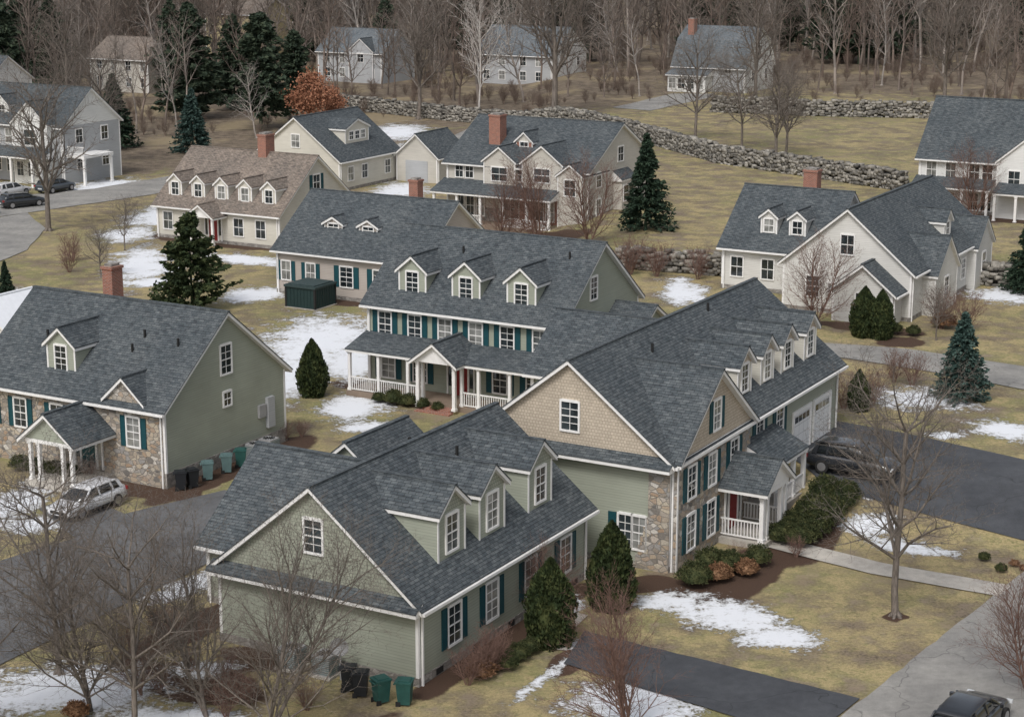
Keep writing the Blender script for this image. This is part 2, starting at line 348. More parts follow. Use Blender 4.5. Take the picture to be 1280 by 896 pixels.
h.box('columns',P,-3.0,0,0,2.2,2.5,2.74,'trim'); h.box('porch_floor',P,-3.1,.1,-.1,2.2,-.6,.3,'conc')
for s in (-2.85,-2.35,-.65,-.15): column(h,P,s,.15,.3,2.5,.2)
rail(h,P,-2.85,.3,2.2,.3); rail(h,P,-.15,.3,2.2,.3)
h.box('porch_steps',P,-2.1,-.9,-.5,-.1,-.6,.12,'conc')
pent(h,F,8.1,12.2,2.9,1.9,.5); h.box('porch_floor',F,.07,1.9,8.1,12.0,-.6,.9,'conc')
for s in (9.2,10.6,12.0): column(h,F,1.7,s,.9,2.9,.2)
rail(h,F,1.7,8.2,12.0,.85)
block(h,T(-14.7,13.8,0,-90),7.0,6.5,4.5,.75)
block(h,T(-3.5,21.3,0,0),6,4.5,4.6,.75,z0=0)
for p in ((-7,4),(-6.2,9),(-3.9,6.2),(-4.5,14)): pipe(h,I,p[0],p[1],5.15+.78*(W/2-abs(p[0]+W/2))+.2)
h.finish()
# B
RB=R0-90
h=House('green_porch_house',-8.87,112.56,RB); W,L=10.1,13.5
block(h,I,W,L,5.37,.78,base=.3); F=FM(I,W,L,'F'); G=FM(I,W,L,'G1')
for s in (1.3,3.45,5.6,7.75,9.9,12.1): window(h,F,s,4.15,.85,1.5,True)
for s in (1.5,3.8,9.4,11.7): window(h,F,s,1.65,.9,1.6,True)
for c in (2.8,6.6,10.4): dormer(h,I,c,-.8,2.0,7.4,.82,3.6,5.8,wz=6.75,win=(.8,1.25))
pent(h,F,-.1,L+.2,2.75,2.4,.28); h.box('porch_floor',F,.05,2.3,-.1,L,-.6,.35,'wood')
for s in (.1,2.2,4.3,5.35,8.05,9.2,11.3,13.3): column(h,F,2.15,s,.35,2.78,.18)
rail(h,F,2.15,.2,5.2,.3); rail(h,F,2.15,8.15,13.2,.3)
P=T(3.0,8.1,0,90); block(h,P,2.8,3.2,2.95,.75,z0=2.95,oh=.25,gab='trim',backrake=0)
for s in (-2.65,-.15): column(h,P,s,.15,.2,2.95,.2)
h.box('porch_steps',F,2.3,2.9,5.7,7.7,-.4,.2,'brick'); h.box('porch_steps',F,2.9,3.4,5.5,7.9,-.4,.08,'brick')
door(h,F,6.7,.35)
window(h,G,4.0,6.9,.8,1.3); window(h,G,6.5,4.2,.8,1.3); window(h,G,2.5,4.2,.8,1.3)
for p in ((-3.5,4.8),(-6,8),(-3.8,12)): pipe(h,I,p[0],p[1],5.37+.78*(W/2-abs(p[0]+W/2))+.2)
block(h,T(-4.5,13.5,0,0),5,2.5,3.9,.6,z0=0)
h.finish()
# D
h=House('stone_cottage_house',-28.93,98.19,RB); W,L=10.2,13.0
block(h,I,W,L,4.15,.78,base=.8); F=FM(I,W,L,'F'); G=FM(I,W,L,'G1')
h.box('stone_veneer',F,.001,.07,-.03,L-.12,-1,4.0,'stone')
for s in (3.2,5.8,11.0): window(h,F,s,2.75,.8,1.5,True,n0=.07)
window(h,F,.9,2.75,.8,1.5,True,n0=.07)
dormer(h,I,5.3,-1.0,2.0,6.4,.85,3.8,4.7,wz=5.75)
dormer(h,I,10.5,.1,2.5,4.3,.9,2.2,3.9,win=None,wall='stone',gab='stone')
P=T(3.0,9.5,0,90); block(h,P,3.2,3.1,2.55,.8,z0=2.55,oh=.3,gab='green',backrake=0); h.box('columns',P,-3.2,0,0,2.9,2.35,2.54,'trim')
for s in (-3.0,-2.4,-.8,-.2): column(h,P,s,.15,.3,2.35,.18)
h.box('porch_floor',P,-3.3,.1,-.1,2.9,-.8,.3,'conc'); door(h,F,7.9,.4,col='teal',n0=.07)
window(h,G,5.1,5.75,.85,1.5); window(h,G,5.1,3.6,.6,.7,rows=2); h.box('electric_meter',G,0,.15,7.7,8.3,1.9,2.6,'metal')
h.box('electric_meter',G,0,.2,8.4,9.0,1.2,2.9,'greyw')
chimney(h,I,-7.5,3.3,4,9.3)
for p in ((-3.2,9.2),(-3,11.6),(-2.4,9.0),(-2.5,3.0)): pipe(h,I,p[0],p[1],4.15+.78*(W/2-abs(p[0]+W/2))+.2)
h.finish()
h=House('snowy_garage',-32.0,115.5,R0); block(h,I,4.2,4.5,3.0,.7,wall='white',roof='snow'); window(h,FM(I,4.2,4.5,'G0'),2.1,1.6,1,1.2); h.finish()
# G tan dormered
near=(-20.1,160.2); LL=13.6
ox,oy=near[0]-.8686*LL,near[1]+.4955*LL
h=House('tan_dormer_house',ox,oy,RB); W,L=11.2,LL
block(h,I,W,L,3.0,.78,wall='cream',roof='roof_brown',base=.3); F=FM(I,W,L,'F'); G=FM(I,W,L,'G1')
for c in (1.6,4.2,6.8,9.4,12.0): dormer(h,I,c,-.8,1.5,5.0,.85,3.2,3.4,wall='cream',roof='roof_brown',wz=4.4,win=(.75,1.1),det=False,oh=.12)
for s in (1.3,3.6,9.2,11.6): window(h,F,s,1.6,1.0,1.5,det=False)
P=T(1.8,7.8,0,90); block(h,P,2.8,2,2.5,.7,z0=2.5,oh=.2,gab='trim',roof='roof_brown',backrake=0)
for s in (-2.6,-.2): column(h,P,s,.15,.1,2.5,.2)
door(h,F,6.4,.2); window(h,G,5.6,5.2,1,1.3,True,det=False); window(h,G,3,1.7,1,1.5,det=False); window(h,G,8,1.7,1,1.5,det=False)
chimney(h,I,-5.6,8.2,6,9.0,1.3,.9); h.finish()
# H beige
h=House('beige_cottage_house',-18.1,142.0,RB); W,L=10.4,13
block(h,I,W,L,3.4,.72,wall='taupe',base=.3); F=FM(I,W,L,'F')
for c in (4.0,7.2): dormer(h,I,c,-2.0,1.7,5.3,.55,3,4.6,wall='taupe',wz=5.1,win=(.9,.5),det=False)
for s in (.9,3.2): window(h,F,s,1.8,.8,1.4,True,det=False)
window(h,F,6.5,1.8,1.1,1.5,True,rows=4); window(h,F,9.5,1.8,1.1,1.5,True)
chimney(h,I,-7,8.3,5,8.3,.8,.8); h.finish()
# I
h=House('back_cream_house',-17.9,193.8,R0); W,L=11,11.2
block(h,I,W,L,3.2,.75,wall='cream',base=.3); F=FM(I,W,L,'F'); G=FM(I,W,L,'G0')
dormer(h,I,5.5,-1.5,4.4,6.0,.4,4.2,4.2,wall='cream',win=None); FD=T(-1.5,0,0,0)
for s in (4.4,5.5,6.6): window(h,FD,s,5.35,.75,.8,det=False)
for s in (2,4.6,9): window(h,F,s,1.7,1,1.4,det=False)
window(h,G,5.5,5,1,1.3,det=False); h.finish()
h=House('small_garage',-8.0,200.0,R0); block(h,I,5.2,6,2.8,.85,wall='beige')
G=FM(I,5.2,6,'G0'); h.box('garage_doors',G,0,.05,1.2,4.0,0,2.3,'greyw'); h.finish()
# F
near=(6.9,168.2); LL=15; ox,oy=near[0]-.8686*LL,near[1]+.4955*LL
h=House('brick_chimney_house',ox,oy,RB); W,L=13,LL
block(h,I,W,L,5.6,.56,wall='beige',base=1.6); F=FM(I,W,L,'F'); G=FM(I,W,L,'G1')
h.box('brick_veneer',F,.001,.05,7.2,L-.12,.5,3.2,'brick')
pent(h,F,-.3,12.5,3.0,2.6,.35)
for s in (0,2.5,5,7.4,9.9,12.2): column(h,F,2.3,s,.3,3.0,.22)
rail(h,F,2.3,.2,4.8,.3); rail(h,F,2.3,7.5,12.1,.3); h.box('porch_floor',F,.06,2.5,-.2,12.4,-.6,.35,'wood')
for s in (1.5,2.6,3.7,6.3,7.4,10,11.1): window(h,F,s,1.7,.8,1.7,n0=.05,det=False)
for s in (1.4,2.5,5.5,6.6,7.7): window(h,F,s,4.9,.8,1.2,det=False)
dormer(h,I,10.6,.7,4.2,6.1,.75,5,3.5,wall='beige',win=(1.6,1.2),wz=5.1,det=False)
dormer(h,I,6.0,.5,3.4,6.0,.75,5,3.5,wall='beige',win=(1.6,1.2),wz=4.9,det=False)
dormer(h,I,7.0,-2.4,1.8,7.6,.9,4,6.4,wall='brick',gab='beige',win=(.8,.8),wz=7.2,det=False)
dormer(h,I,13.6,.9,2.6,5.2,.75,5,-.5,wall='beige',win=(1.1,1.4),wz=4.2,det=False)
h.box('bay',I,-7.8,-5.0,L,L+.9,1,4.2,'beige'); pent(h,G,4.8,8.0,4.2,1.0,.8); window(h,G,6.4,3.1,2.2,1.4,n0=.9,det=False)
window(h,G,6.4,6.6,1.1,1.3,det=False)
for s in (2.0,10.5): window(h,G,s,4.7,.9,1.3,det=False); window(h,G,s,2.2,.9,1.4,det=False)
chimney(h,I,-3.0,3.8,6,9.8,1.2,1.2); h.finish()
# E
h=House('cream_gabled_house',26.9,124.0,R0,0); W,L=9.2,18
block(h,I,W,L,4.95,.84,wall='pale',base=1.9); F=FM(I,W,L,'F'); G=FM(I,W,L,'G0')
window(h,G,4.6,6.5,.9,1.3,det=False); window(h,G,2.2,3.4,.9,1.4); window(h,G,3.6,3.4,.5,.6,rows=2)
window(h,F,4,3.3,.9,1.4); window(h,F,7.5,3.3,.9,1.4); window(h,F,12,3.3,.9,1.4)
dm=T(-15.8,4.6,0,-90)
block(h,dm,9.4,8,4.75,.8,wall='pale',base=1.9)
for c in (3.2,5.4): dormer(h,dm,c,-1.0,1.3,6.9,.8,3,5.3,wall='pale',win=(.7,.9),wz=6.35,det=False,oh=.12)
for s in (1.2,3.6): window(h,FM(dm,9.4,8,'F'),s,3.3,.9,1.4,det=False)
dormer(h,I,5.0,.9,5.0,4.4,.9,6,.8,wall='pale',win=(.9,1.3),wz=3.3)
dormer(h,I,10.6,-.9,1.6,6.9,.85,3.4,5.3,wall='pale',win=(.7,.9),wz=6.4,det=False)
dormer(h,I,15.2,.6,4.2,4.6,.9,5,.8,wall='pale',win=(.9,1.3),wz=3.4,det=False)
SB=T(-.6,-2.0,0,0); block(h,SB,4.2,4,3.8,.8,wall='pale',z0=1); window(h,FM(SB,4.2,4,'G0'),2.1,3.0,.9,1.3)
chimney(h,I,-12,12.5,6,9.5,1.1,.9); h.finish()
# K
h=House('white_gabled_house',37.6,172.6,RB); W,L=10.5,15
block(h,I,W,L,6.5,.93,wall='white',base=1.9); F=FM(I,W,L,'F')
dormer(h,I,10.8,1.4,6.4,6.6,.85,6,1,wall='white',gab='white',win=(1.1,1.5),wz=7.4,det=False)
F2=T(1.4,0,0,0)
for s in (9.2,12.2): window(h,F2,s,5.2,1,1.4,det=False)
for s in (1.2,3.0,5.2,6.4): window(h,F,s,5.4,.9,1.4,det=False); window(h,F,s,2.7,.9,1.5,det=False)
pent(h,F,-.2,7.2,3.9,1.8,.4); pent(h,F2,7.8,13.8,3.9,1.8,.4)
for s in (0,2.3,4.6,6.9): column(h,F,1.6,s,1.5,3.9,.22)
for s in (8,9.9,11.8,13.6): column(h,F2,1.6,s,1.5,3.9,.22)
h.finish()
# far houses
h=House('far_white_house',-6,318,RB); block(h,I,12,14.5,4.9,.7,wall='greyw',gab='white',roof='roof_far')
for s in (2,5,9,12): window(h,I,s,3.9,1.1,1.4,det=False); window(h,I,s,1.5,1.1,1.4,det=False)
GG=FM(I,12,14.56,'G1'); h.box('walls',I,-12,0,14.5,14.56,-1,4.9,'white')
for s in (3,9): window(h,GG,s,3.6,1,1.4,det=False)
window(h,FM(I,12,14.5,'G1'),6,6.3,1,1.4,det=False); h.finish()
h=House('gambrel_barn_house',24.6,288.5,RB); pr=[(0,5.6),(-2.0,9.0),(-5.5,10.9),(-9,9.0),(-11,5.6)]
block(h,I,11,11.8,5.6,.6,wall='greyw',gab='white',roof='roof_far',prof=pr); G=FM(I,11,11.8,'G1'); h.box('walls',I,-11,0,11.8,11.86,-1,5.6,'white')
for s in (3,8): window(h,G,s,4,1.2,1.5,det=False,n0=.06)
window(h,G,5.5,7.6,1.2,1.5,det=False)
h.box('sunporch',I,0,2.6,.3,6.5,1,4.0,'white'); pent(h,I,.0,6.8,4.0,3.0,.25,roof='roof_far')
for s in (1.1,2.6,4.1,5.6): window(h,I,s,2.9,1.1,1.5,n0=2.6,det=False)
for s in (2,5,9): window(h,I,s,5.0,1,1,det=False)
chimney(h,I,-3.5,1.5,7,12.0,1.1,1.0); h.finish()
h=House('far_beige_house',-68,305,RB); block(h,I,10,12,5.2,.6,wall='beige',roof='roof_brown')
for s in (2,5,8,11): window(h,I,s,4.2,1,1.4,det=False); window(h,I,s,1.6,1,1.4,det=False)
h.finish()
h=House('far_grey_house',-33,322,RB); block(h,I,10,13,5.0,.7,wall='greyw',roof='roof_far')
for s in (2,5,8,11): window(h,I,s,4.0,1,1.4,det=False); window(h,I,s,1.6,1,1.4,det=False)
dormer(h,I,9,.4,5,5.2,.8,5,0,wall='greyw',win=(1.2,1.4),wz=4.2,det=False); h.finish()
h=House('yellow_house',-60,372,RB); block(h,I,11,13,8.5,.5,wall='yellow',roof='roof_brown')
for s in (2,5,8,11):
    for z in (2,5.5): window(h,I,s,z,1.1,1.6,det=False)
h.finish()
h=House('white_colonial_house',-82,262,RB); block(h,I,9,12,5.6,.7,wall='white')
for s in (2,5,8,11):
    for z in (1.7,4.4): window(h,I,s,z,1.0,1.5,det=False)
dormer(h,I,9,.5,4,5.6,.8,5,0,wall='white',win=(1.2,1.4),wz=4.4,det=False); h.finish()
h=House('grey_victorian_house',-58.5,205,RB); block(h,I,9,12.5,6.2,.8,wall='greyw',gab='white',roof='roof')
dormer(h,I,9,1.2,5,6.4,.9,5,0,wall='white',gab='white',win=(1.6,1.6),wz=5,det=False)
dormer(h,I,3,-1,2,8.0,.9,4,6.5,wall='white',win=(.9,1.1),wz=7.4,det=False)
for s in (1.2,3,4.8): window(h,I,s,4.8,.9,1.5,det=False); window(h,I,s,1.8,.9,1.5,det=False)
pent(h,T(1.2,0),-1,12.4,3.0,2.2,.35)
for s in (-.8,2,5,8,11,12.2): column(h,T(1.2,0),2,s,0,3.0,.25)
for z in (2.2,5.0): window(h,FM(I,9,12.5,'G1'),6.5,z,1,1.4,det=False); window(h,FM(I,9,12.5,'G1'),2.5,z,1,1.4,det=False)
h.box('balcony',I,-5,-.4,12.5,15,2.9,3.2,'trim'); rail(h,T(0,0),-.5,12.6,15,3.2)
for s in (7.4,9,10.6): window(h,T(1.2,0),s,1.6,.9,1.5,det=False)
for a in (-4.8,-.6): column(h,I,a,14.8,0,2.9,.25)
h.finish()
# ---------------------------------------------------------------- terrain
def sst(a,b,x):
    t=np.clip((np.asarray(x,dtype=float)-a)/(b-a),0,1); return t*t*(3-2*t)
def H(x,y): return 1.6*sst(87,96,np.asarray(y)+.25*np.asarray(x))*sst(0,10,x)
ax=np.concatenate([[-3000,-1500,-700,-400,-250,-170,-120],np.arange(-80,80.1,.6),[100,130,180,260,400,700,1500,3000]])
ay=np.concatenate([[-1500,-500,-100,0,30],np.arange(50,215,.6),np.arange(216,340,2.5),np.arange(345,600,10),[700,900,1300,2000,4000]])
X,Y=np.meshgrid(ax,ay); Z=H(X,Y); nx,ny=len(ax),len(ay)
idx=np.arange(nx*ny).reshape(ny,nx)
Fq=np.stack([idx[:-1,:-1],idx[:-1,1:],idx[1:,1:],idx[1:,:-1]],-1).reshape(-1,4)
g=mesh_np('ground',np.stack([X,Y,Z],-1).reshape(-1,3),Fq,m_ground(),smooth=True)
def field(lst):
    v=np.zeros(X.shape)
    for (cx,cy,rx,ry,ro) in lst:
        c,s=math.cos(math.radians(ro)),math.sin(math.radians(ro)); dx,dy=X-cx,Y-cy
        d=np.sqrt(((dx*c+dy*s)/rx)**2+((-dx*s+dy*c)/ry)**2); v=np.maximum(v,np.clip(1-.5*d,0,1))
    return v
snow=[(-13.0,125,4.1,8.5,0),(-10.5,119,2.4,5,0),(-30.6,153,2.6,9,10),(-28.5,146,3,2.2,0),(-19.6,141,2.4,3.2,-30),(-22.2,155.5,5,1.8,-30),(-9.4,107.5,2.2,3,0),(-14,116,1.6,7,0),(-8.0,103.5,2,1,20),
(-11.7,195,3,6,0),(-12,225,5,10,0),(8.9,74.2,3.2,1.6,-35),(7.0,75.6,1.7,1.3,0),(11.0,71.6,1.8,1.2,0),(4.6,65,2.6,2.4,0),(-17.0,66.5,3.6,2.6,0),(-14.3,77.6,2.8,1.0,60),(-12.5,63.5,2.6,1.5,0),(-8.5,62.8,1.6,1.1,0),
(-12,68.5,1.2,.9,0),(23.3,103.6,2.8,2.4,0),(26.6,97,1.6,2.2,0),(18.2,82.8,2.3,.9,-25),(17,85.2,1.3,1,0),(12.6,134,1.7,5,0),(35.3,133,2.2,3,0),(-24.7,89.4,1.5,3.4,0),(-23,86.0,1.3,1.3,0),
(1.2,67.5,.3,2.6,-28),(3.0,70.9,.8,.9,0),(2.7,75.5,.5,1.2,0),(-43,197,4,7,0),(-15,247,4,9,0),(-24,252,5,5,0),(5,205,1.5,5,0),(24,132,1,1,0),(-34,178,3,6,0),(-20.5,167,2,1.5,0),(23,96,.9,.8,0),(17.5,88,.5,.7,0),(-35,168,2.5,4,0),(25.5,88.5,.8,1.2,0),(40,128,2,3,0),(-38,140,2,3,0),(-2,190,1.2,4,0)]
mulch=[(-.2,71.6,.9,8,-30),(2.6,69.6,.8,2.2,-29),(10.3,79.0,1.5,5.0,-30),(8.2,77.2,1.8,1.3,0),(13.9,84,1.5,4,-20),(5.5,77.8,1.8,1,20),(-5,110.5,7.5,1.6,-30),(-20,92.5,5,1.4,-30),(-15.7,93.5,1.1,5,-30),(-13,98.5,1.4,3.4,-30),(16.1,74,.6,.6,0),(-17.4,68.1,.7,.7,0),
(24,122,4,1.3,-30),(28.5,130,1.5,8,-30),(2,108,2,3,0),(25,118,1.6,1.5,0),(-26,164,8,2,-30),(-10,69.5,2,1,-30),(-14,139,4,1.5,-30),(1,165,7,3,-30),(42,168,8,2,-30),(22.3,90.5,1.2,.8,0),(-12,67,3,1.6,-30),(-13,73,1,5,-30)]
leaf=[(-70,280,50,60,0),(0,430,400,100,0),(-10,290,40,42,0),(75,330,60,60,0),(60,360,80,80,0),(-45,225,12,20,0),(90,200,20,60,0),(-30,240,20,20,0),(-3,240,10,14,0),(12,232,8,14,0),(-3000,500,2900,4000,0),(3000,500,2900,4000,0),(0,1500,3000,1150,0)]
for n,l in (('snow',snow),('mulch',mulch),('leaf',leaf)):
    a=g.data.attributes.new(n,'FLOAT','POINT'); a.data.foreach_set('value',field(l).ravel().astype(np.float32))
def sheet(name,pts,mat,dz=.045,step=1.0):
    bm=bmesh.new(); bm.faces.new([bm.verts.new((p[0],p[1],0)) for p in pts])
    for k in (0,1):
        lo=min(p[k] for p in pts); hi=max(p[k] for p in pts); c=math.floor(lo)+step
        no=(1,0,0) if k==0 else (0,1,0)
        while c<hi:
            bmesh.ops.bisect_plane(bm,geom=bm.verts[:]+bm.edges[:]+bm.faces[:],plane_co=(c,0,0) if k==0 else (0,c,0),plane_no=no); c+=step
    for v in bm.verts: v.co.z=float(H(v.co.x,v.co.y))+dz
    me=D.meshes.new(name); bm.normal_update()
    bm.to_mesh(me); bm.free(); me.materials.append(mat)
    o=D.objects.new(name,me); COL.objects.link(o); return o
def wob(pts,amp=.08,seg=1.2,seed=0):
    r=random.Random(seed); o=[]
    for i in range(len(pts)):
        a=pts[i]; b=pts[(i+1)%len(pts)]; n=max(1,int(math.dist(a,b)/seg))
        for k in range(n):
            t=k/n; o.append((a[0]+(b[0]-a[0])*t+r.uniform(-amp,amp),a[1]+(b[1]-a[1])*t+r.uniform(-amp,amp)))
    return o
asL=m_asphalt('road_asphalt',(.25,.243,.23)); asD=m_asphalt('driveway_asphalt',(.060,.064,.072)); asM=m_asphalt('lane_asphalt',(.12,.122,.127))
sheet('road',wob([(5.1,54),(12.4,64.4),(22.9,79.4),(36,98),(43,94),(29,75),(18.8,60.8),(11.5,50.5)],.05,.8),asL)
sheet('driveway',wob([(3.0,72.3),(13.1,65.6),(9.6,60.7),(8.2,63.9),(2.0,68.9)],.05,.7,seed=1),asD,.055)
sheet('driveway',wob([(13.6,93.3),(17.6,99),(22,95.5),(27,90.5),(31,88),(27,82.3),(24.2,82.8),(19.4,86.0),(15.6,88.6)],.05,seed=2),asD,.05)
sheet('footpath',wob([(11.0,83.4),(12.0,84.6),(16.8,80.5),(21.9,77.6),(21.0,76.3),(16,79.1)],.02),M['conc'],.052)
sheet('footpath',[(.9,70.6),(1.6,72.6),(2.6,74.4),(3.2,74.1),(2.4,72.2),(2.2,70.2)],M['conc'],.05)
sheet('lane',wob([(-40,72),(-23.6,80.4),(-20.6,84.0),(-23.4,88.4),(-22,90.6),(-19.0,87.6),(-14.7,91.4),(-10.5,90),(-12.0,84.6),(-13.5,81),(-16.4,75.5),(-20.3,68.5),(-30,58)],.05,seed=3),asM,.05)
sheet('road',wob([(6,123),(12,121),(20.6,117.5),(24.9,116.1),(31.7,111),(45,100),(42,95.5),(30.2,105.3),(26,109.4),(20.9,113.4),(10,118)],.04,seed=4),asL,.05)
sheet('road',wob([(-75,160),(-55,172),(-47,180),(-37,192),(-30,205),(-36,208),(-44,196),(-52,190),(-80,172)],.1,2,5),asL,.05)
sheet('road',wob([(-47,180),(-43,171),(-42,160),(-44,148),(-50,140),(-54,142),(-48,150),(-46,160),(-50,176)],.1,2,6),asL,.056)
sheet('driveway',wob([(-17,205),(-12,222),(-6,250),(-2,250),(-7,220),(-9,206)],.1,2,7),asL,.05)
sheet('road',wob([(14,262),(24,282),(30,282),(30,278),(19,258)],.1,2,8),asL,.05)
# ---------------------------------------------------------------- trees
def tubes(segs,sides):
    S=np.array([(*a,*b,r0,r1) for a,b,r0,r1 in segs]); P0,P1=S[:,:3],S[:,3:6]; d=P1-P0; d/=np.linalg.norm(d,axis=1)[:,None]+1e-9
    ref=np.where(np.abs(d[:,2:3])>.9,np.array([[1.,0,0]]),np.array([[0,0,1.]])); u=np.cross(d,ref); u/=np.linalg.norm(u,axis=1)[:,None]; v=np.cross(d,u)
    a=np.arange(sides)*2*np.pi/sides; c,s=np.cos(a)[None,:,None],np.sin(a)[None,:,None]
    ring=u[:,None]*c+v[:,None]*s
    R=np.stack([P0[:,None]+ring*S[:,6][:,None,None],P1[:,None]+ring*S[:,7][:,None,None]],1)
    n=len(S); b=(np.arange(n)*2*sides)[:,None]; k=np.arange(sides); k2=(k+1)%sides
    F=np.stack([b+k,b+k2,b+sides+k2,b+sides+k],-1).reshape(-1,4)
    return R.reshape(-1,3),F
def merge(parts):
    V=[];F=[];o=0
    for v,f in parts: V.append(v); F.append(f+o); o+=len(v)
    return np.concatenate(V),np.concatenate(F)
def vnorm(a):
    m=math.sqrt(a[0]*a[0]+a[1]*a[1]+a[2]*a[2]) or 1; return (a[0]/m,a[1]/m,a[2]/m)
def vcross(a,b): return (a[1]*b[2]-a[2]*b[1],a[2]*b[0]-a[0]*b[2],a[0]*b[1]-a[1]*b[0])
def grow(rng,p,d,L,r,lev,mx,out,cfg):
    n=cfg['seg'][lev]; sl=L/n; w=cfg['wob']*(1 if lev else cfg.get('tw',.4))
    for i in range(n):
        d=vnorm((d[0]+rng.gauss(0,w),d[1]+rng.gauss(0,w),d[2]+rng.gauss(0,w)+(cfg['up'] if lev else .1)))
        q=(p[0]+d[0]*sl,p[1]+d[1]*sl,p[2]+d[2]*sl)
        r1=r*(1-(.75 if lev else .62)/n) if i<n-1 or lev==0 else r*.35
        out[min(lev,2)].append((p,q,r,r1)); p,r=q,r1
        if lev<mx and (lev>0 or (i+1)/n>=cfg['bare']):
            k=cfg['kids'][lev]; az0=rng.uniform(0,6.28); kk=int(k)+(1 if rng.random()<k-int(k) else 0)
            u=vnorm(vcross(d,(0,0,1.) if abs(d[2])<.9 else (1.,0,0))); v=vcross(d,u); fr=(i+1)/n
            for j in range(kk):
                an=math.radians(rng.uniform(*cfg['ang'])); az=az0+j*6.28/kk+rng.uniform(-.5,.5); ca,sa,cz,sz=math.cos(an),math.sin(an),math.cos(az),math.sin(az)
                nd=tuple(d[t]*ca+(u[t]*cz+v[t]*sz)*sa for t in range(3))
                grow(rng,p,nd,L*rng.uniform(*cfg['len'])*(1.15-.45*fr if lev==0 else 1-.3*fr),max(r*cfg['rr'],cfg['rmin']),lev+1,mx,out,cfg)
def bare(seed,Ht,mx=3,kids=(3,2.2,1.8,1.5),seg=(6,4,3,2,2),bare_=.3,trunk=.16,rmin=.008,ang=(28,62),ln=(.42,.62),up=.07,wob=.13,rr=.62,name='bare',mat=None,multi=1,tw=.4):
    rng=random.Random(seed); out=[[],[],[]]; cfg=dict(seg=seg,kids=kids,bare=bare_,ang=ang,len=ln,up=up,wob=wob,rr=rr,rmin=rmin,tw=tw)
    for k in range(multi):
        q=0 if multi==1 else .45
        d=vnorm((rng.uniform(-.05,.05)+rng.uniform(-q,q),rng.uniform(-.05,.05)+rng.uniform(-q,q),1.))
        grow(rng,(0,0,-.2),d,Ht*.86,trunk,0,mx,out,cfg)
    if multi==1:
        for a in range(5):
            z=a*1.26; out[1].append(((0,0,.25),(math.cos(z)*trunk*2,math.sin(z)*trunk*2,-.1),trunk*.8,trunk*.4))
    parts=[tubes(out[0],8)]
    if out[1]: parts.append(tubes(out[1],5))
    if out[2]: parts.append(tubes(out[2],3))
    V,F=merge(parts); return mesh_np(name,V,F,mat,smooth=True,obj=False)
def place(me,name,x,y,s=1.0,rot=0,z=None,sxy=None):
    o=D.objects.new(name,me); COL.objects.link(o); o.location=(x,y,float(H(x,y)) if z is None else z); o.scale=(sxy or s,sxy or s,s); o.rotation_euler=(0,0,rot); return o
def cards(C,N,ln,wd,rng,jit=.5):
    n=len(C); a=N+rng.normal(0,jit,(n,3)); a/=np.linalg.norm(a,axis=1)[:,None]; b=np.cross(a,rng.normal(0,1,(n,3))); b/=np.linalg.norm(b,axis=1)[:,None]
    ln=np.asarray(ln)*rng.uniform(.6,1.3,n); wd=np.asarray(wd)*rng.uniform(.6,1.3,n); a*=ln[:,None]/2; b*=wd[:,None]/2
    V=np.stack([C-a,C+b*1.0-a*.1,C+a,C-b-a*.1],1).reshape(-1,3); F=np.arange(4*n).reshape(n,4); return V,F
def spruce(seed,Hh,Rr,nb,per,dark,droop=.25,pw=.85,z0=.04,csz=.34,name='spruce',rv=(.7,1.12)):
    rng=np.random.default_rng(seed); u=rng.random(nb); z=Hh*(z0+(1-z0)*u**.9); az=rng.uniform(0,6.283,nb)
    r=Rr*np.clip(1-(z/Hh),.02,1)**pw*rng.uniform(rv[0],rv[1],nb)*(1+.1*np.sin(az*3+seed)); t=rng.uniform(.15,1,(nb,per))**.7
    x=np.cos(az)[:,None]*r[:,None]*t; y=np.sin(az)[:,None]*r[:,None]*t; zz=z[:,None]-droop*r[:,None]*t**1.5+.12*r[:,None]*t**4+rng.normal(0,.04,(nb,per))
    C=np.stack([x,y,zz],-1).reshape(-1,3); C+=rng.normal(0,.06*csz/.34,C.shape)
    N=np.stack([np.cos(az)[:,None]+0*t,np.sin(az)[:,None]+0*t,-.25+0*t],-1).reshape(-1,3)
    V,F=cards(C,N,csz,csz*.55,rng,.45); tv,tf=tubes([((0,0,-.2),(0,0,Hh*.96),.13*Hh/8,.02)],6)
    V,F=merge([(V,F),(tv,tf)]); return mesh_np(name,V,F,dark,obj=False)
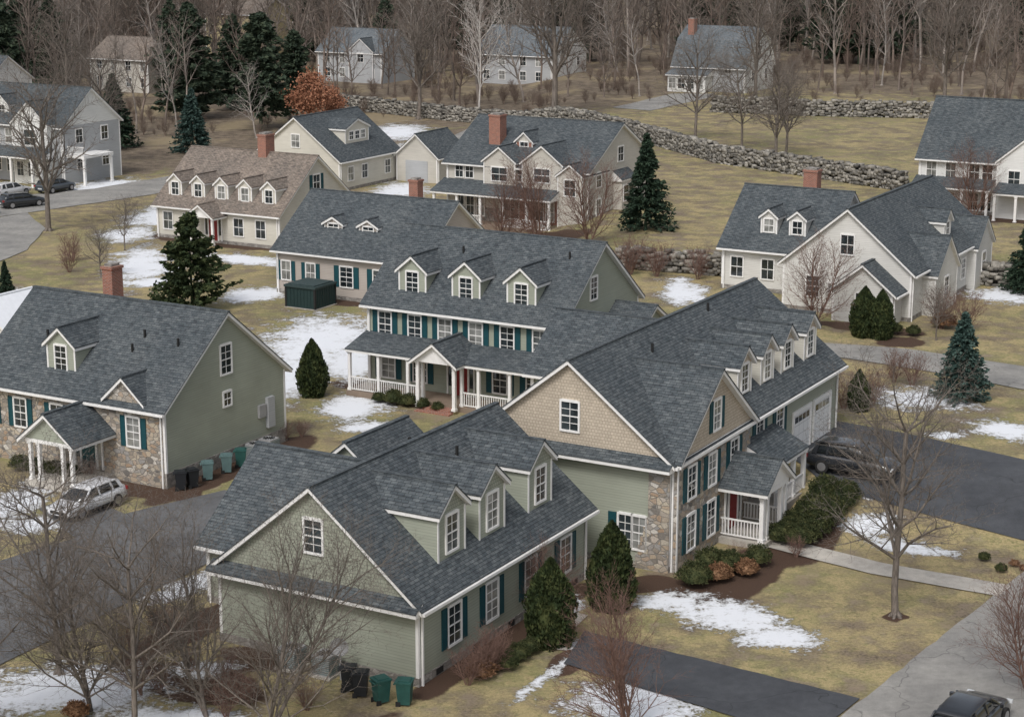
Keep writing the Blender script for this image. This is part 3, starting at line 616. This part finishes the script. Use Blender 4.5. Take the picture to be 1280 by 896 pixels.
def arbor(seed,Hh,Rr,n,mat,name='arb',csz=.2,shape='cone'):
    rng=np.random.default_rng(seed); u=rng.random(n); az=rng.uniform(0,6.283,n)
    pf=lambda w:np.sin(np.pi*np.clip(w*.76+.24,0,1))**.85
    if shape=='cone':
        z=Hh*u; pr=pf(u)
        r=Rr*pr*(1+.10*np.sin(az*4+u*9)+.07*np.sin(az*7-u*15))*rng.uniform(.78,1.05,n)
        C=np.stack([np.cos(az)*r,np.sin(az)*r,z],-1); N=np.stack([np.cos(az)*.35,np.sin(az)*.35,1+0*z],-1)
    else:
        th=np.arccos(1-1.15*u); rr=1+.10*np.sin(az*3+th*4+seed)+.08*np.sin(az*6-th*5)
        rr*=rng.uniform(.8,1.05,n); C=np.stack([np.cos(az)*np.sin(th)*rr*Rr,np.sin(az)*np.sin(th)*rr*Rr,np.clip(np.cos(th)*rr*Hh*.6+Hh*.4,0.02,None)],-1); N=C/np.array([Rr,Rr,Hh])+rng.normal(0,.3,C.shape)
    P=cards(C,N,csz,csz*.55,rng,.35)
    m=24; k=10; a=np.linspace(0,6.283,m,endpoint=False); V=[];Fi=[]
    for j in range(k+1):
        w=j/k
        if shape=='cone': rj=Rr*.8*float(pf(w)); zj=Hh*w*.96
        else: rj=Rr*.82*math.sin(math.acos(max(-1,1-1.15*(1-w)))) ; zj=max(0.0,(1-1.15*(1-w))*Hh*.5+Hh*.38)
        for q in a: V.append((math.cos(q)*rj,math.sin(q)*rj,zj))
    for j in range(k):
        for i in range(m): Fi.append((j*m+i,j*m+(i+1)%m,(j+1)*m+(i+1)%m,(j+1)*m+i))
    V2,F2=merge([P,(np.array(V),np.array(Fi))]); return mesh_np(name,V2,F2,mat,obj=False)
bk=m_bark('grey_bark',(.10,.085,.072),(.21,.18,.155)); bkr=m_bark('reddish_bark',(.13,.075,.06),(.23,.145,.115)); bkf=m_forest_bark(); bkw=m_bark('birch_bark',(.35,.32,.29),(.6,.57,.53))
bkb=m_bark('brush_bark',(.12,.09,.072),(.23,.175,.14))
sp=m_foliage('spruce_needles',(.010,.020,.013),(.022,.040,.024),(.05,.08,.048)); bsp=m_foliage('blue_spruce_needles',(.015,.033,.028),(.035,.065,.055),(.085,.13,.11))
fsp=m_foliage('far_conifer_needles',(.016,.027,.019),(.033,.050,.031),(.075,.095,.058))
arb=m_foliage('arborvitae_leaves',(.012,.020,.008),(.030,.044,.015),(.075,.085,.03)); yew=m_foliage('yew_leaves',(.014,.022,.008),(.042,.052,.02),(.10,.10,.04))
brs=m_foliage('dry_leaves',(.07,.035,.018),(.16,.085,.045),(.27,.16,.09)); oak=m_foliage('russet_oak_leaves',(.14,.06,.035),(.29,.13,.075),(.40,.21,.13)); pn=m_foliage('pine_needles',(.013,.024,.010),(.03,.045,.018),(.075,.09,.035))
t1=bare(11,10,mx=4,kids=(3.8,2.6,2.2,1.9),trunk=.17,mat=bk,name='t1',bare_=.3,rmin=.0065,ang=(30,60),ln=(.42,.60))
t2=bare(23,10,mx=4,kids=(3.8,2.6,2.2,1.9),trunk=.15,mat=bk,name='t2',bare_=.2,rmin=.0065,ang=(35,68))
t4=bare(29,8,mx=4,kids=(3,2.5,2.1,1.6),trunk=.10,mat=bk,name='t4',bare_=.15,rmin=.006,ang=(25,55),multi=2)
t3=bare(5,10,mx=3,kids=(3.8,2.8,2.6),trunk=.2,mat=bk,name='t3',bare_=.3,rmin=.011)
tr=bare(7,6,mx=3,kids=(2.7,2.4,2.2),trunk=.07,mat=bkr,name='tr',bare_=.15,rmin=.007,multi=3,ang=(20,50))
place(t1,'bare_maple_tree',16.1,74.0,.96,.4); place(t2,'bare_maple_tree',-17.6,68.0,.84,1.2); place(t1,'bare_maple_tree',-13.4,61.8,.78,2.2); place(t4,'bare_maple_tree',-8.8,61.2,.92,3.0)
place(t2,'bare_maple_tree',-19.6,61.5,.8,4.0); place(t4,'bare_maple_tree',-11.2,64.0,.8,5.0); place(t4,'bare_maple_tree',-15.6,64.6,.8,.7)
place(tr,'bare_shrub_tree',4.3,61.5,.85,0); place(tr,'bare_shrub_tree',19.6,66.5,.7,1); place(tr,'bare_shrub_tree',20,122,.9,2); place(tr,'bare_shrub_tree',2.5,158,1.2,.5); place(tr,'bare_shrub_tree',-1,160,1.0,2.5); place(tr,'bare_shrub_tree',6.5,156,1.1,1.5); place(tr,'bare_shrub_tree',1.5,74.0,.5,1.5)
place(t3,'bare_oak_tree',-42.5,170,1.3,.3); place(t3,'bare_oak_tree',5.5,252,2.2,1); place(t2,'bare_oak_tree',26.5,216,1.1,2); place(t3,'bare_oak_tree',29,205,1.0,4); place(t1,'bare_oak_tree',22,225,1.2,2); place(t3,'bare_oak_tree',31,212,.9,1)
place(t3,'bare_oak_tree',-47,215,1.2,3); place(t3,'bare_oak_tree',-13,262,1.6,2); place(t3,'bare_oak_tree',-56,238,1.5,5); place(t3,'bare_oak_tree',35,270,1.5,5); place(t3,'bare_oak_tree',60,262,1.5,2)
place(t2,'bare_ornamental_tree',-33.5,160,.45,0); place(t1,'bare_ornamental_tree',-33,148,.4,0); place(t1,'bare_ornamental_tree',27.5,118.5,.35,1)
place(tr,'bare_shrub_tree',41,165,1,1); place(tr,'bare_shrub_tree',-14,66,.5,1)
bt=bare(31,12,mx=3,kids=(2.4,2,2),trunk=.11,mat=bkw,name='birch',bare_=.3,rmin=.02,ang=(20,45)); place(bt,'birch_tree',-4.5,262,1.3,0)
s1=spruce(1,8,2.5,520,22,bsp,name='s1'); s2=spruce(2,9,2.6,560,22,sp,name='s2')
s3=spruce(5,15,4.6,260,56,fsp,name='s3',csz=.7,pw=.62,z0=.08,droop=.12,rv=(.35,1.2)); s4=spruce(6,15,4.2,230,60,fsp,name='s4',csz=.7,pw=.5,z0=.12,droop=-.02,rv=(.3,1.25))
s5=spruce(7,7,3.1,240,56,pn,name='s5',csz=.36,pw=.62,z0=.05,droop=-.05,rv=(.4,1.2))
place(s1,'blue_spruce_tree',25.6,103.5,.63,0,sxy=.76); place(s2,'spruce_tree',11.6,161,.92,0,sxy=1.05); place(s2,'spruce_tree',-48.7,230,1.0,1,sxy=1.3); place(s1,'blue_spruce_tree',-38.5,226,.95,1,sxy=1.1)
place(s2,'spruce_tree',37.4,134,.62,3,sxy=.7); place(s5,'young_pine_tree',-23.5,134.9,1.03,0,sxy=1.1); place(s2,'spruce_tree',-36.6,133,.45,3)
for i,(x,y,s) in enumerate([(-44.5,262,1.05),(-33.4,250,1.0),(-40.5,275,.9),(-30.0,262,.8),(-76,280,1.1),(-82,285,1.0),(-72,296,1),(-77,300,1.2),(-54,300,.95),(-50,290,.8),(66,335,1.2),(60,345,1.1),(57,338,1),(40,330,1.0),(-22,330,.9),(72,350,1.2)]): place((s3,s4)[i%2],'white_pine_tree',x,y,s,i*1.3,sxy=s*(1.15 if i<2 else 1))
a1=arbor(1,3.4,.85,5000,arb,'a1'); a2=arbor(2,3.5,.98,5500,arb,'a2')
place(a1,'arborvitae_tree',4.2,74.9,1.14,0); place(a2,'arborvitae_tree',1.55,71.0,1.04,1); place(a1,'arborvitae_tree',-12.1,110.4,1.04,2); place(a1,'arborvitae_tree',24.0,119,.95,3); place(a2,'arborvitae_tree',23,119.6,.95,4)
place(a1,'arborvitae_tree',19.3,101.0,.7,4); place(a1,'arborvitae_tree',-22,182,.9,4)
def leafy(seed,Hh,R_,mat,n=5200):
    rng=np.random.default_rng(seed); k=26; cc=rng.normal(0,1,(k,3)); cc/=np.linalg.norm(cc,axis=1)[:,None]; cc*=rng.uniform(.3,1,(k,1)); cc=cc*np.array([R_,R_,Hh*.36])+np.array([0,0,Hh*.6])
    i=rng.integers(0,k,n); C=cc[i]+rng.normal(0,.5,(n,3)); P=cards(C,rng.normal(0,1,(n,3)),.3,.22,rng,.3); S=[((0,0,-.1),(0,0,Hh*.5),.2,.12)]+[((0,0,Hh*.3),tuple(c),.07,.02) for c in cc]
    V,F=merge([P,tubes(S,5)]); return mesh_np('leafy',V,F,mat,obj=False)
ol=leafy(4,7.5,2.8,oak,3600); place(ol,'russet_oak_tree',-26.6,246,1.15,0); place(ol,'russet_oak_tree',-24,252,.8,2)
b1=arbor(3,1.2,.8,1500,yew,'b1',.12,'ball'); b2=arbor(4,1.0,.8,900,brs,'b2',.16,'ball')
rr=random.Random(3)
for x,y,s,m_ in [(8.0,77.6,.95,0),(9.1,78.3,.8,1),(9.7,79.4,.85,0),(10.4,79.0,.75,1),(11.1,80.3,.8,0),(8.9,79.6,.9,0),(21.5,80.9,.35,0),(21.9,79.4,.35,0),(22.7,80.2,.3,1),(.25,69.3,.6,0),(-.2,68.4,.6,0),(23.0,79.6,.3,1),(.7,70,.55,0)]:
    place((b1,b2)[m_],'rounded_shrub',x,y,s,rr.uniform(0,6))
def joinm(name,items,mat):
    parts=[]
    for me,x,y,s,r in items:
        v=np.empty(len(me.vertices)*3,dtype=np.float32); me.vertices.foreach_get('co',v); v=v.reshape(-1,3)*s
        c,sn=math.cos(r),math.sin(r); v=np.stack([v[:,0]*c-v[:,1]*sn+x,v[:,0]*sn+v[:,1]*c+y,v[:,2]+float(H(x,y))],-1)
        f=np.empty(len(me.polygons)*4,dtype=np.int32); me.polygons.foreach_get('vertices',f); parts.append((v,f.reshape(-1,4)))
    V,F=merge(parts); return mesh_np(name,V,F,mat)
joinm('yew_hedge',[(b1,12.6+i*.40+rr.uniform(-.1,.1)+j*.75,83.2+i*.62+rr.uniform(-.1,.1)-j*.4,.92+rr.uniform(-.08,.1),i) for i in range(8) for j in (0,1)],yew)
joinm('foundation_shrubs',[(b1,-8+i*.9,108.9-i*.5,.65+rr.uniform(-.2,.2),i) for i in range(5)]+[(b1,.5+i,104.4-i*.5,.7,i) for i in range(3)]+[(b1,-26+i*1.0,95.0-i*.55,.7,i) for i in range(4)]+[(b1,23+i*1.1,121.6-i*.6,.6,i) for i in range(4)],yew)
tw=bare(41,1.6,mx=2,kids=(3,3,2),trunk=.02,seg=(3,3,2,2),mat=bkr,name='tw',bare_=.1,rmin=.006,multi=9,ang=(20,50))
for x,y,s in [(-1.1,67.7,1.0),(-.7,68.3,1.1),(-1.7,66.9,.9),(28.6,122,1.6),(22.6,107.5,1.2),(23.5,106.8,1.2),(20.2,101.8,1.4),(18.6,101.6,1.3),(-8,110,.6),(-2,77,.6),(-36,150,1.2),(-37,155,1.4),(30,121,1.6),(-12.5,68.2,.9),(-13.6,70.5,1),(-11.0,66.6,.9),(-14.4,72,1),(-9.9,65.2,.8),(-10.5,64,1),(-13.4,66.2,.8),(-7.6,64.6,.8),(13,81.4,.6),(-15.2,98.5,.6),(-12.6,100.6,.7),(-11.8,101.4,.6),(10.2,80.4,.6),(-22,93.4,.7),(9,141,1.8),(11,140,1.6),(14,139,1.5)]: place(tw,'twiggy_shrub',x,y,s,rr.uniform(0,6))
for x,y,s in [(-1.2,67.6,.7),(28.8,122.2,1.0),(-16,64,.6),(-.9,68.2,.6)]: place(b2,'ornamental_grass',x,y,s,0)
# forest by face-instancing
fv=[bare(100+i,20,mx=2,kids=(2.8,2.4,1.9),seg=(8,4,2,2),trunk=.19+.03*(i%3),mat=bkf,name='fv%d'%i,bare_=(.25,.4,.3,.5,.35)[i],rmin=.03,ln=(.26,.44),ang=(22,55),wob=.10,tw=.75) for i in range(5)]
fv3=[bare(200+i,17,mx=3,kids=(2.8,2.2,1.8),seg=(7,4,2,2),trunk=.22,mat=bkf,name='fw%d'%i,bare_=.25,rmin=.024,ln=(.34,.52),ang=(28,62),wob=.13,tw=.7) for i in range(3)]
brush=bare(300,3,mx=2,kids=(3,3,2),trunk=.035,seg=(3,3,2,2),mat=bkb,name='brush',bare_=.1,rmin=.016,multi=6,ang=(20,55))
def instancer(name,par,me,pts):
    V=[];F=[]
    for x,y,s,a in pts:
        b=len(V); z=float(H(x,y))
        for k in range(4): V.append((x+s*.7071*math.cos(a+k*math.pi/2),y+s*.7071*math.sin(a+k*math.pi/2),z))
        F.append((b,b+1,b+2,b+3))
    m=D.meshes.new(name); m.from_pydata(V,[],F); o=D.objects.new(name,m); COL.objects.link(o); o.parent=par
    o.instance_type='FACES'; o.use_instance_faces_scale=True; o.instance_faces_scale=1.0; o.show_instancer_for_render=False; o.show_instancer_for_viewport=False
    c=D.objects.new(me.name+'_unit',me); COL.objects.link(c); c.parent=o
par=D.objects.new('background_forest',None); COL.objects.link(par)
rf=random.Random(77); P={k:[] for k in range(11)}
hs=[(0,312,13),(32,282,11),(-62,300,10),(-27,316,11),(-55,368,11),(-77,258,12)]
def okp(x,y):
    return all((x-a)**2+(y-b)**2>r*r for a,b,r in hs) and not (16<x<64 and 180<y<268)
pk=lambda:rf.choice((0,1,2,3,4,0,1,2,3,4,5,6,7))
for i in range(760):
    y=318+122*rf.random(); x=rf.uniform(-.31*y-5,.31*y+5)
    if okp(x,y): P[pk()].append((x,y,rf.uniform(.6,1.25),rf.uniform(0,6)))
for i in range(110):
    y=rf.uniform(275,320); x=rf.uniform(-.31*y-5,.31*y+5)
    if okp(x,y): P[pk()].append((x,y,rf.uniform(.55,.95),rf.uniform(0,6)))
for i in range(34):
    y=rf.uniform(240,275); x=rf.choice((rf.uniform(-85,-28),rf.uniform(62,90)))
    if okp(x,y): P[pk()].append((x,y,rf.uniform(.5,.85),rf.uniform(0,6)))
for i in range(12): P[rf.randrange(5)].append((rf.uniform(-85,-66),rf.uniform(225,245),rf.uniform(.5,.8),0))
for i in range(60):
    y=rf.uniform(332,430); x=rf.uniform(-.3*y,.3*y)
    if okp(x,y): P[8].append((x,y,rf.uniform(.6,1.2),rf.uniform(0,6)))
for i in range(1100):
    y=rf.uniform(240,345) if i%3 else rf.uniform(345,420); x=rf.uniform(-.31*y-5,.31*y+5)
    if okp(x,y) and not(-20<x<20 and y<262): P[9].append((x,y,rf.uniform(.3,1.1)*(1 if y>300 else .7),rf.uniform(0,6)))
for i,me in enumerate(fv+fv3+[s4,brush]): instancer('tree_scatter_%d'%i,par,me,P[i])
# ---------------------------------------------------------------- stone walls
swm=NT('dry_stone'); r_=swm.isl(); n_=swm.noise(swm.obj(),3,4)
swm=swm.out(swm.mix(1,swm.ramp(r_,[(0,(.10,.095,.085)),(.5,(.21,.195,.17)),(1,(.34,.32,.28))]),swm.ramp(n_,[(.3,(.7,)*3),(.7,(1.2,)*3)]),'MULTIPLY'))
def stonewall(pts,hh,wd,seed,sz=.5):
    rng=np.random.default_rng(seed); V=[];F=[];b=0
    base=np.array([[-1,-1,-1],[1,-1,-1],[1,1,-1],[-1,1,-1],[-1,-1,1],[1,-1,1],[1,1,1],[-1,1,1]])*.5
    q=np.array([(3,2,1,0),(4,5,6,7),(0,1,5,4),(1,2,6,5),(2,3,7,6),(3,0,4,7)])
    for (xa,ya),(xb,yb) in zip(pts[:-1],pts[1:]):
        L_=math.dist((xa,ya),(xb,yb)); an=math.atan2(yb-ya,xb-xa); rows=max(2,int(hh/(sz*.62)))
        for k in range(rows):
            s=0
            while s<L_:
                l=rng.uniform(.6,1.5)*sz; s+=l
                if k==rows-1 and rng.random()<.25: continue
                for side in (-.5,.5):
                    sc=np.array([l*1.1,wd*.62*rng.uniform(.8,1.1),sz*.75*rng.uniform(.8,1.3)]); v=base*sc*rng.uniform(.62,1.12,(8,3)); a2=an+rng.normal(0,.25)
                    c,sn=math.cos(a2),math.sin(a2); v=np.stack([v[:,0]*c-v[:,1]*sn,v[:,0]*sn+v[:,1]*c,v[:,2]],-1)
                    px=xa+math.cos(an)*s-math.sin(an)*side*wd*(.8-.2*k/rows); py=ya+math.sin(an)*s+math.cos(an)*side*wd*(.8-.2*k/rows)
                    v+=np.array([px,py,float(H(px,py))+(k+.4)*hh/rows+rng.normal(0,.08)]); V.append(v); F.append(q+b); b+=8
    mesh_np('dry_stone_wall',np.concatenate(V),np.concatenate(F),swm)
stonewall([(-25.3,277),(-8.9,261),(5.4,250),(15.1,226),(22.7,205),(30,195.5),(38.4,184.4)],2.0,1.0,1,.45)
stonewall([(8,144),(16.1,140.5),(24,139),(33.4,137.5),(44,134)],1.7,.9,2,.42)
stonewall([(27,257),(40,252),(56,249)],2.2,1.0,3,.48)
# ---------------------------------------------------------------- vehicles
def car(name,x,y,rot,col,suv=True,sc=1.0):
    e=D.objects.new(name,None); COL.objects.link(e); e.location=(x,y,float(H(x,y))+.05); e.rotation_euler=(0,0,math.radians(rot)); e.scale=(sc,)*3
    pm=m_plain(name+'_paint',col,.22,.02,2,.7); pm.node_tree.nodes['Principled BSDF'].inputs['Coat Weight'].default_value=.6
    gl=m_plain('car_glass',(.015,.018,.02),.05,.02,2,.9); ty=m_plain('tyre',(.02,.02,.02),.8); rm=m_plain('rim',(.45,.45,.47),.3,.05,3,.5,.8)
    lt=m_plain('headlamp',(.6,.62,.63),.1,.02,2,.8); tl=m_plain('tail_lamp',(.25,.01,.01),.2,.02,2,.8)
    def loft(nm,st,mat,ncr,sm=True):
        V=[];F=[]
        for (px,hw,zb,zt) in st:
            m=12
            for k in range(m):
                a=2*math.pi*(k+.5)/m; ca,sa=math.cos(a),math.sin(a); ex=.42
                V.append((px,math.copysign(abs(ca)**ex,ca)*hw*(1 if sa<0 else ncr),(zb+zt)/2+math.copysign(abs(sa)**ex,sa)*(zt-zb)/2))
        n=len(st); m=12
        for j in range(n-1):
            for k in range(m): F.append((j*m+k,j*m+(k+1)%m,(j+1)*m+(k+1)%m,(j+1)*m+k))
        me=D.meshes.new(nm); me.from_pydata(V,[],F+[tuple(range(m))[::-1],tuple(range((n-1)*m,n*m))]); me.materials.append(mat)
        for p in me.polygons: p.use_smooth=len(p.vertices)==4
        o=D.objects.new(nm,me); COL.objects.link(o); o.parent=e; return o
    loft('body',[(-2.3,.72,.42,.82),(-2.24,.84,.30,.98),(-2.0,.89,.24,1.02),(-1.2,.91,.22,1.0),(0,.91,.22,.98),(.9,.91,.22,.98),(1.3,.90,.22,.96),(1.9,.88,.24,.84),(2.2,.82,.30,.72),(2.3,.68,.38,.62)],pm,.93)
    rh=1.58 if suv else 1.42
    loft('windows',[(-2.12,.74,.90,.98),(-1.75,.78,.9,rh-.10),(-.9,.79,.9,rh-.02),(.1,.79,.9,rh-.02),(.55,.78,.9,rh-.10),(1.35,.76,.88,.97)],gl,.80)
    loft('roof_panel',[(-1.82,.60,rh-.13,rh-.06),(-1.5,.63,rh-.10,rh+.01),(-.6,.65,rh-.08,rh+.03),(.1,.64,rh-.08,rh+.02),(.5,.58,rh-.12,rh-.06)],pm,.95)
    def bx(nm,a,b,c,d,z0,z1,mat,top=None):
        top=top or (a,b,c,d); V=[(a,c,z0),(b,c,z0),(b,d,z0),(a,d,z0),(top[0],top[2],z1),(top[1],top[2],z1),(top[1],top[3],z1),(top[0],top[3],z1)]
        me=D.meshes.new(nm); me.from_pydata(V,[],[(3,2,1,0),(4,5,6,7),(0,1,5,4),(1,2,6,5),(2,3,7,6),(3,0,4,7)]); me.materials.append(mat); o=D.objects.new(nm,me); COL.objects.link(o); o.parent=e
    for s in (-1,1):
        q=lambda a,b:tuple(sorted((a*s,b*s)))
        for (xa,xb,ta,tb) in ((-1.25,-1.12,-1.2,-1.1),(-.2,-.1,-.2,-.1),(.95,1.05,.36,.46),(-2.0,-1.75,-1.78,-1.6)):
            y0,y1=q(.73,.80); t0,t1=q(.60,.665); bx('pillar',xa,xb,y0,y1,.95,rh-.07,pm,(ta,tb,t0,t1))
        y0,y1=q(.62,.86); bx('headlamp',2.12,2.24,y0,y1,.58,.70,lt); bx('tail_lamp',-2.31,-2.2,y0,y1,.72,.9,tl)
        y0,y1=q(.88,1.02); bx('mirror',.72,.86,y0,y1,.95,1.08,pm)
        y0,y1=q(.905,.925); bx('sill_trim',-1.0,1.0,y0,y1,.3,.4,ty)
        for wx in (-1.4,1.42):
            for nm,rad,w0,w1,mt in (('wheel',.34,.70,.925,ty),('rim',.22,.90,.935,rm)):
                n=20; V=[];F=[]
                for j,yy in enumerate((w0*s,w1*s)):
                    for k in range(n): V.append((wx+rad*math.cos(k*6.2832/n),yy,.34+rad*math.sin(k*6.2832/n)))
                for k in range(n): F.append((k,(k+1)%n,n+(k+1)%n,n+k))
                F+= [tuple(range(n)),tuple(range(n,2*n))]; me=D.meshes.new(nm); me.from_pydata(V,[],F); me.materials.append(mt); o=D.objects.new(nm,me); COL.objects.link(o); o.parent=e
    bx('number_plate',-2.33,-2.3,-.26,.26,.5,.62,lt); bx('grille',2.26,2.31,-.5,.5,.42,.58,ty)
car('parked_white_car',-20.9,88.1,60.3+180,(.62,.62,.63),False,.92); car('parked_dark_car',17.1,89.8,-29.7,(.018,.02,.024)); car('parked_black_car',16.4,62.5,56,(.012,.014,.017),False)
for x,y,r,c in ((-48.5,184,40,(.015,.017,.02)),(-52,179,30,(.02,.02,.024)),(-51.5,191,60,(.5,.5,.5)),(-47.5,194,60,(.05,.06,.07))): car('parked_street_car',x,y,r,c,False)
# ---------------------------------------------------------------- yard objects
def bin_(x,y,mat,s=1.0,rot=0):
    h=House('wheelie_bin',x,y,rot,float(H(x,y)))
    V=[(-.24,-.24,.08),(.24,-.24,.08),(.24,.24,.08),(-.24,.24,.08),(-.31,-.31,1.0),(.31,-.31,1.0),(.31,.31,1.0),(-.31,.31,1.0)]
    for f in ((3,2,1,0),(0,1,5,4),(1,2,6,5),(2,3,7,6),(3,0,4,7)): h.face('tub',I,[V[i] for i in f],mat)
    h.box('lid',I,-.35,.34,-.34,.34,1.0,1.07,mat); h.box('lid',I,-.22,.26,-.25,.25,1.07,1.12,mat); h.box('handle',I,-.42,-.36,-.25,.25,.93,.98,mat)
    for s_ in (-.27,.21): h.box('wheels',I,-.33,-.13,s_,s_+.06,0,.2,'dark')
    o=h.finish(); o.scale=(s,)*3
M['bing']=m_plain('bin_green',(.025,.085,.075),.5,.2); M['bint']=m_plain('bin_teal',(.10,.16,.16),.5,.15); M['bind']=m_plain('bin_black',(.02,.022,.025),.5); M['spa']=m_plain('spa_green',(.018,.036,.036),.5); M['spal']=m_plain('spa_cover',(.035,.055,.055),.6)
for x,y,m_ in ((-4.9,65.3,'bing'),(-4.0,65.1,'bing'),(-5.7,65.9,'bind'),(-6.2,66.4,'bind'),(-15.8,93.3,'bint'),(-15.0,94.6,'bint'),(-14.4,95.6,'bing'),(-16.9,91.6,'bind'),(-16.4,92.0,'bind')): bin_(x,y,m_,.92,rr.uniform(-40,40))
def hvac(x,y,rot):
    h=House('heat_pump_unit',x,y,rot,float(H(x,y))); h.box('pad',I,-.5,.5,-.5,.5,0,.1,'conc'); h.box('case',I,-.4,.4,-.4,.4,.1,.9,'metal')
    for i in range(8): h.box('grille',I,-.42,.42,-.42,.42,.18+i*.085,.2+i*.085,'bint')
    for i in range(12): h.box('fan_guard',T(0,0,0,i*30),.05,.34,-.01,.01,.9,.93,'dark')
    h.finish()
for x,y in ((-8.6,68.6),(-13.8,97.0),(-13.2,98.0),(-7.2,67.9)): hvac(x,y,R0)
h=House('hot_tub',-15,137.0,R0)
h.box('cabinet',I,-1.3,1.3,-1.3,1.3,0.05,1.55,'spa'); h.box('base',I,-1.4,1.4,-1.4,1.4,-.1,.05,'conc')
for i in range(9):
    a=-1.2+i*.3; h.box('panel_battens',I,a-.03,a+.03,-1.33,1.33,.1,1.5,'spa'); h.box('panel_battens',I,-1.335,1.335,a-.03,a+.03,.1,1.48,'spa')
h.box('cover',I,-1.42,1.42,-1.42,-.02,1.56,1.72,'spal'); h.box('cover',I,-1.42,1.42,.02,1.42,1.56,1.72,'spal'); h.box('cover',I,-1.2,1.2,-1.2,1.2,1.73,1.8,'spal')
for a in (-1.3,1.3):
    for b_ in (-1.3,1.3): h.box('corner_posts',I,a-.07,a+.07,b_-.07,b_+.07,0,1.54,'dark')
h.finish()
h=House('satellite_dish',-6.6,67.4,-100); h.box('post',I,-.03,.03,-.03,.03,0,1.3,'metal')
for i in range(12):
    a0,a1=i*math.pi/6,(i+1)*math.pi/6; h.face('dish',I,[(.0,0,1.4),(.12,.38*math.cos(a0),1.4+.38*math.sin(a0)),(.12,.38*math.cos(a1),1.4+.38*math.sin(a1))],'metal')
h.box('arm',I,0,.4,-.015,.015,1.2,1.23,'metal'); h.finish()
# ---------------------------------------------------------------- light & camera
w=D.worlds.new('World'); SC.world=w; w.use_nodes=True; nt=w.node_tree; bg=nt.nodes['Background']
sky=nt.nodes.new('ShaderNodeTexSky'); sky.sky_type='NISHITA'; sky.sun_disc=False
el,azs=50,203
sky.sun_elevation=math.radians(el); sky.sun_rotation=math.radians(azs); sky.dust_density=4; sky.air_density=1
hs_=nt.nodes.new('ShaderNodeHueSaturation'); hs_.inputs['Saturation'].default_value=.42; nt.links.new(sky.outputs[0],hs_.inputs['Color']); nt.links.new(hs_.outputs[0],bg.inputs[0]); bg.inputs[1].default_value=.15
sl=D.lights.new('sun','SUN'); sl.energy=1.5; sl.angle=math.radians(14); sl.color=(1,.985,.975); so=D.objects.new('sun',sl); COL.objects.link(so)
a=math.radians(azs); dv=Vector((math.sin(a)*math.cos(math.radians(el)),math.cos(a)*math.cos(math.radians(el)),math.sin(math.radians(el))))
so.rotation_euler=dv.to_track_quat('Z','Y').to_euler()
cd=D.cameras.new('camera'); cam=D.objects.new('camera',cd); COL.objects.link(cam); cam.location=(0,0,29); cam.rotation_euler=(math.radians(90-13.57),0,0)
cd.lens=65.95; cd.sensor_width=36; cd.clip_end=6000; cd.clip_start=1; SC.camera=cam
SC.view_settings.view_transform='Standard'; SC.view_settings.look='None'; SC.view_settings.exposure=0
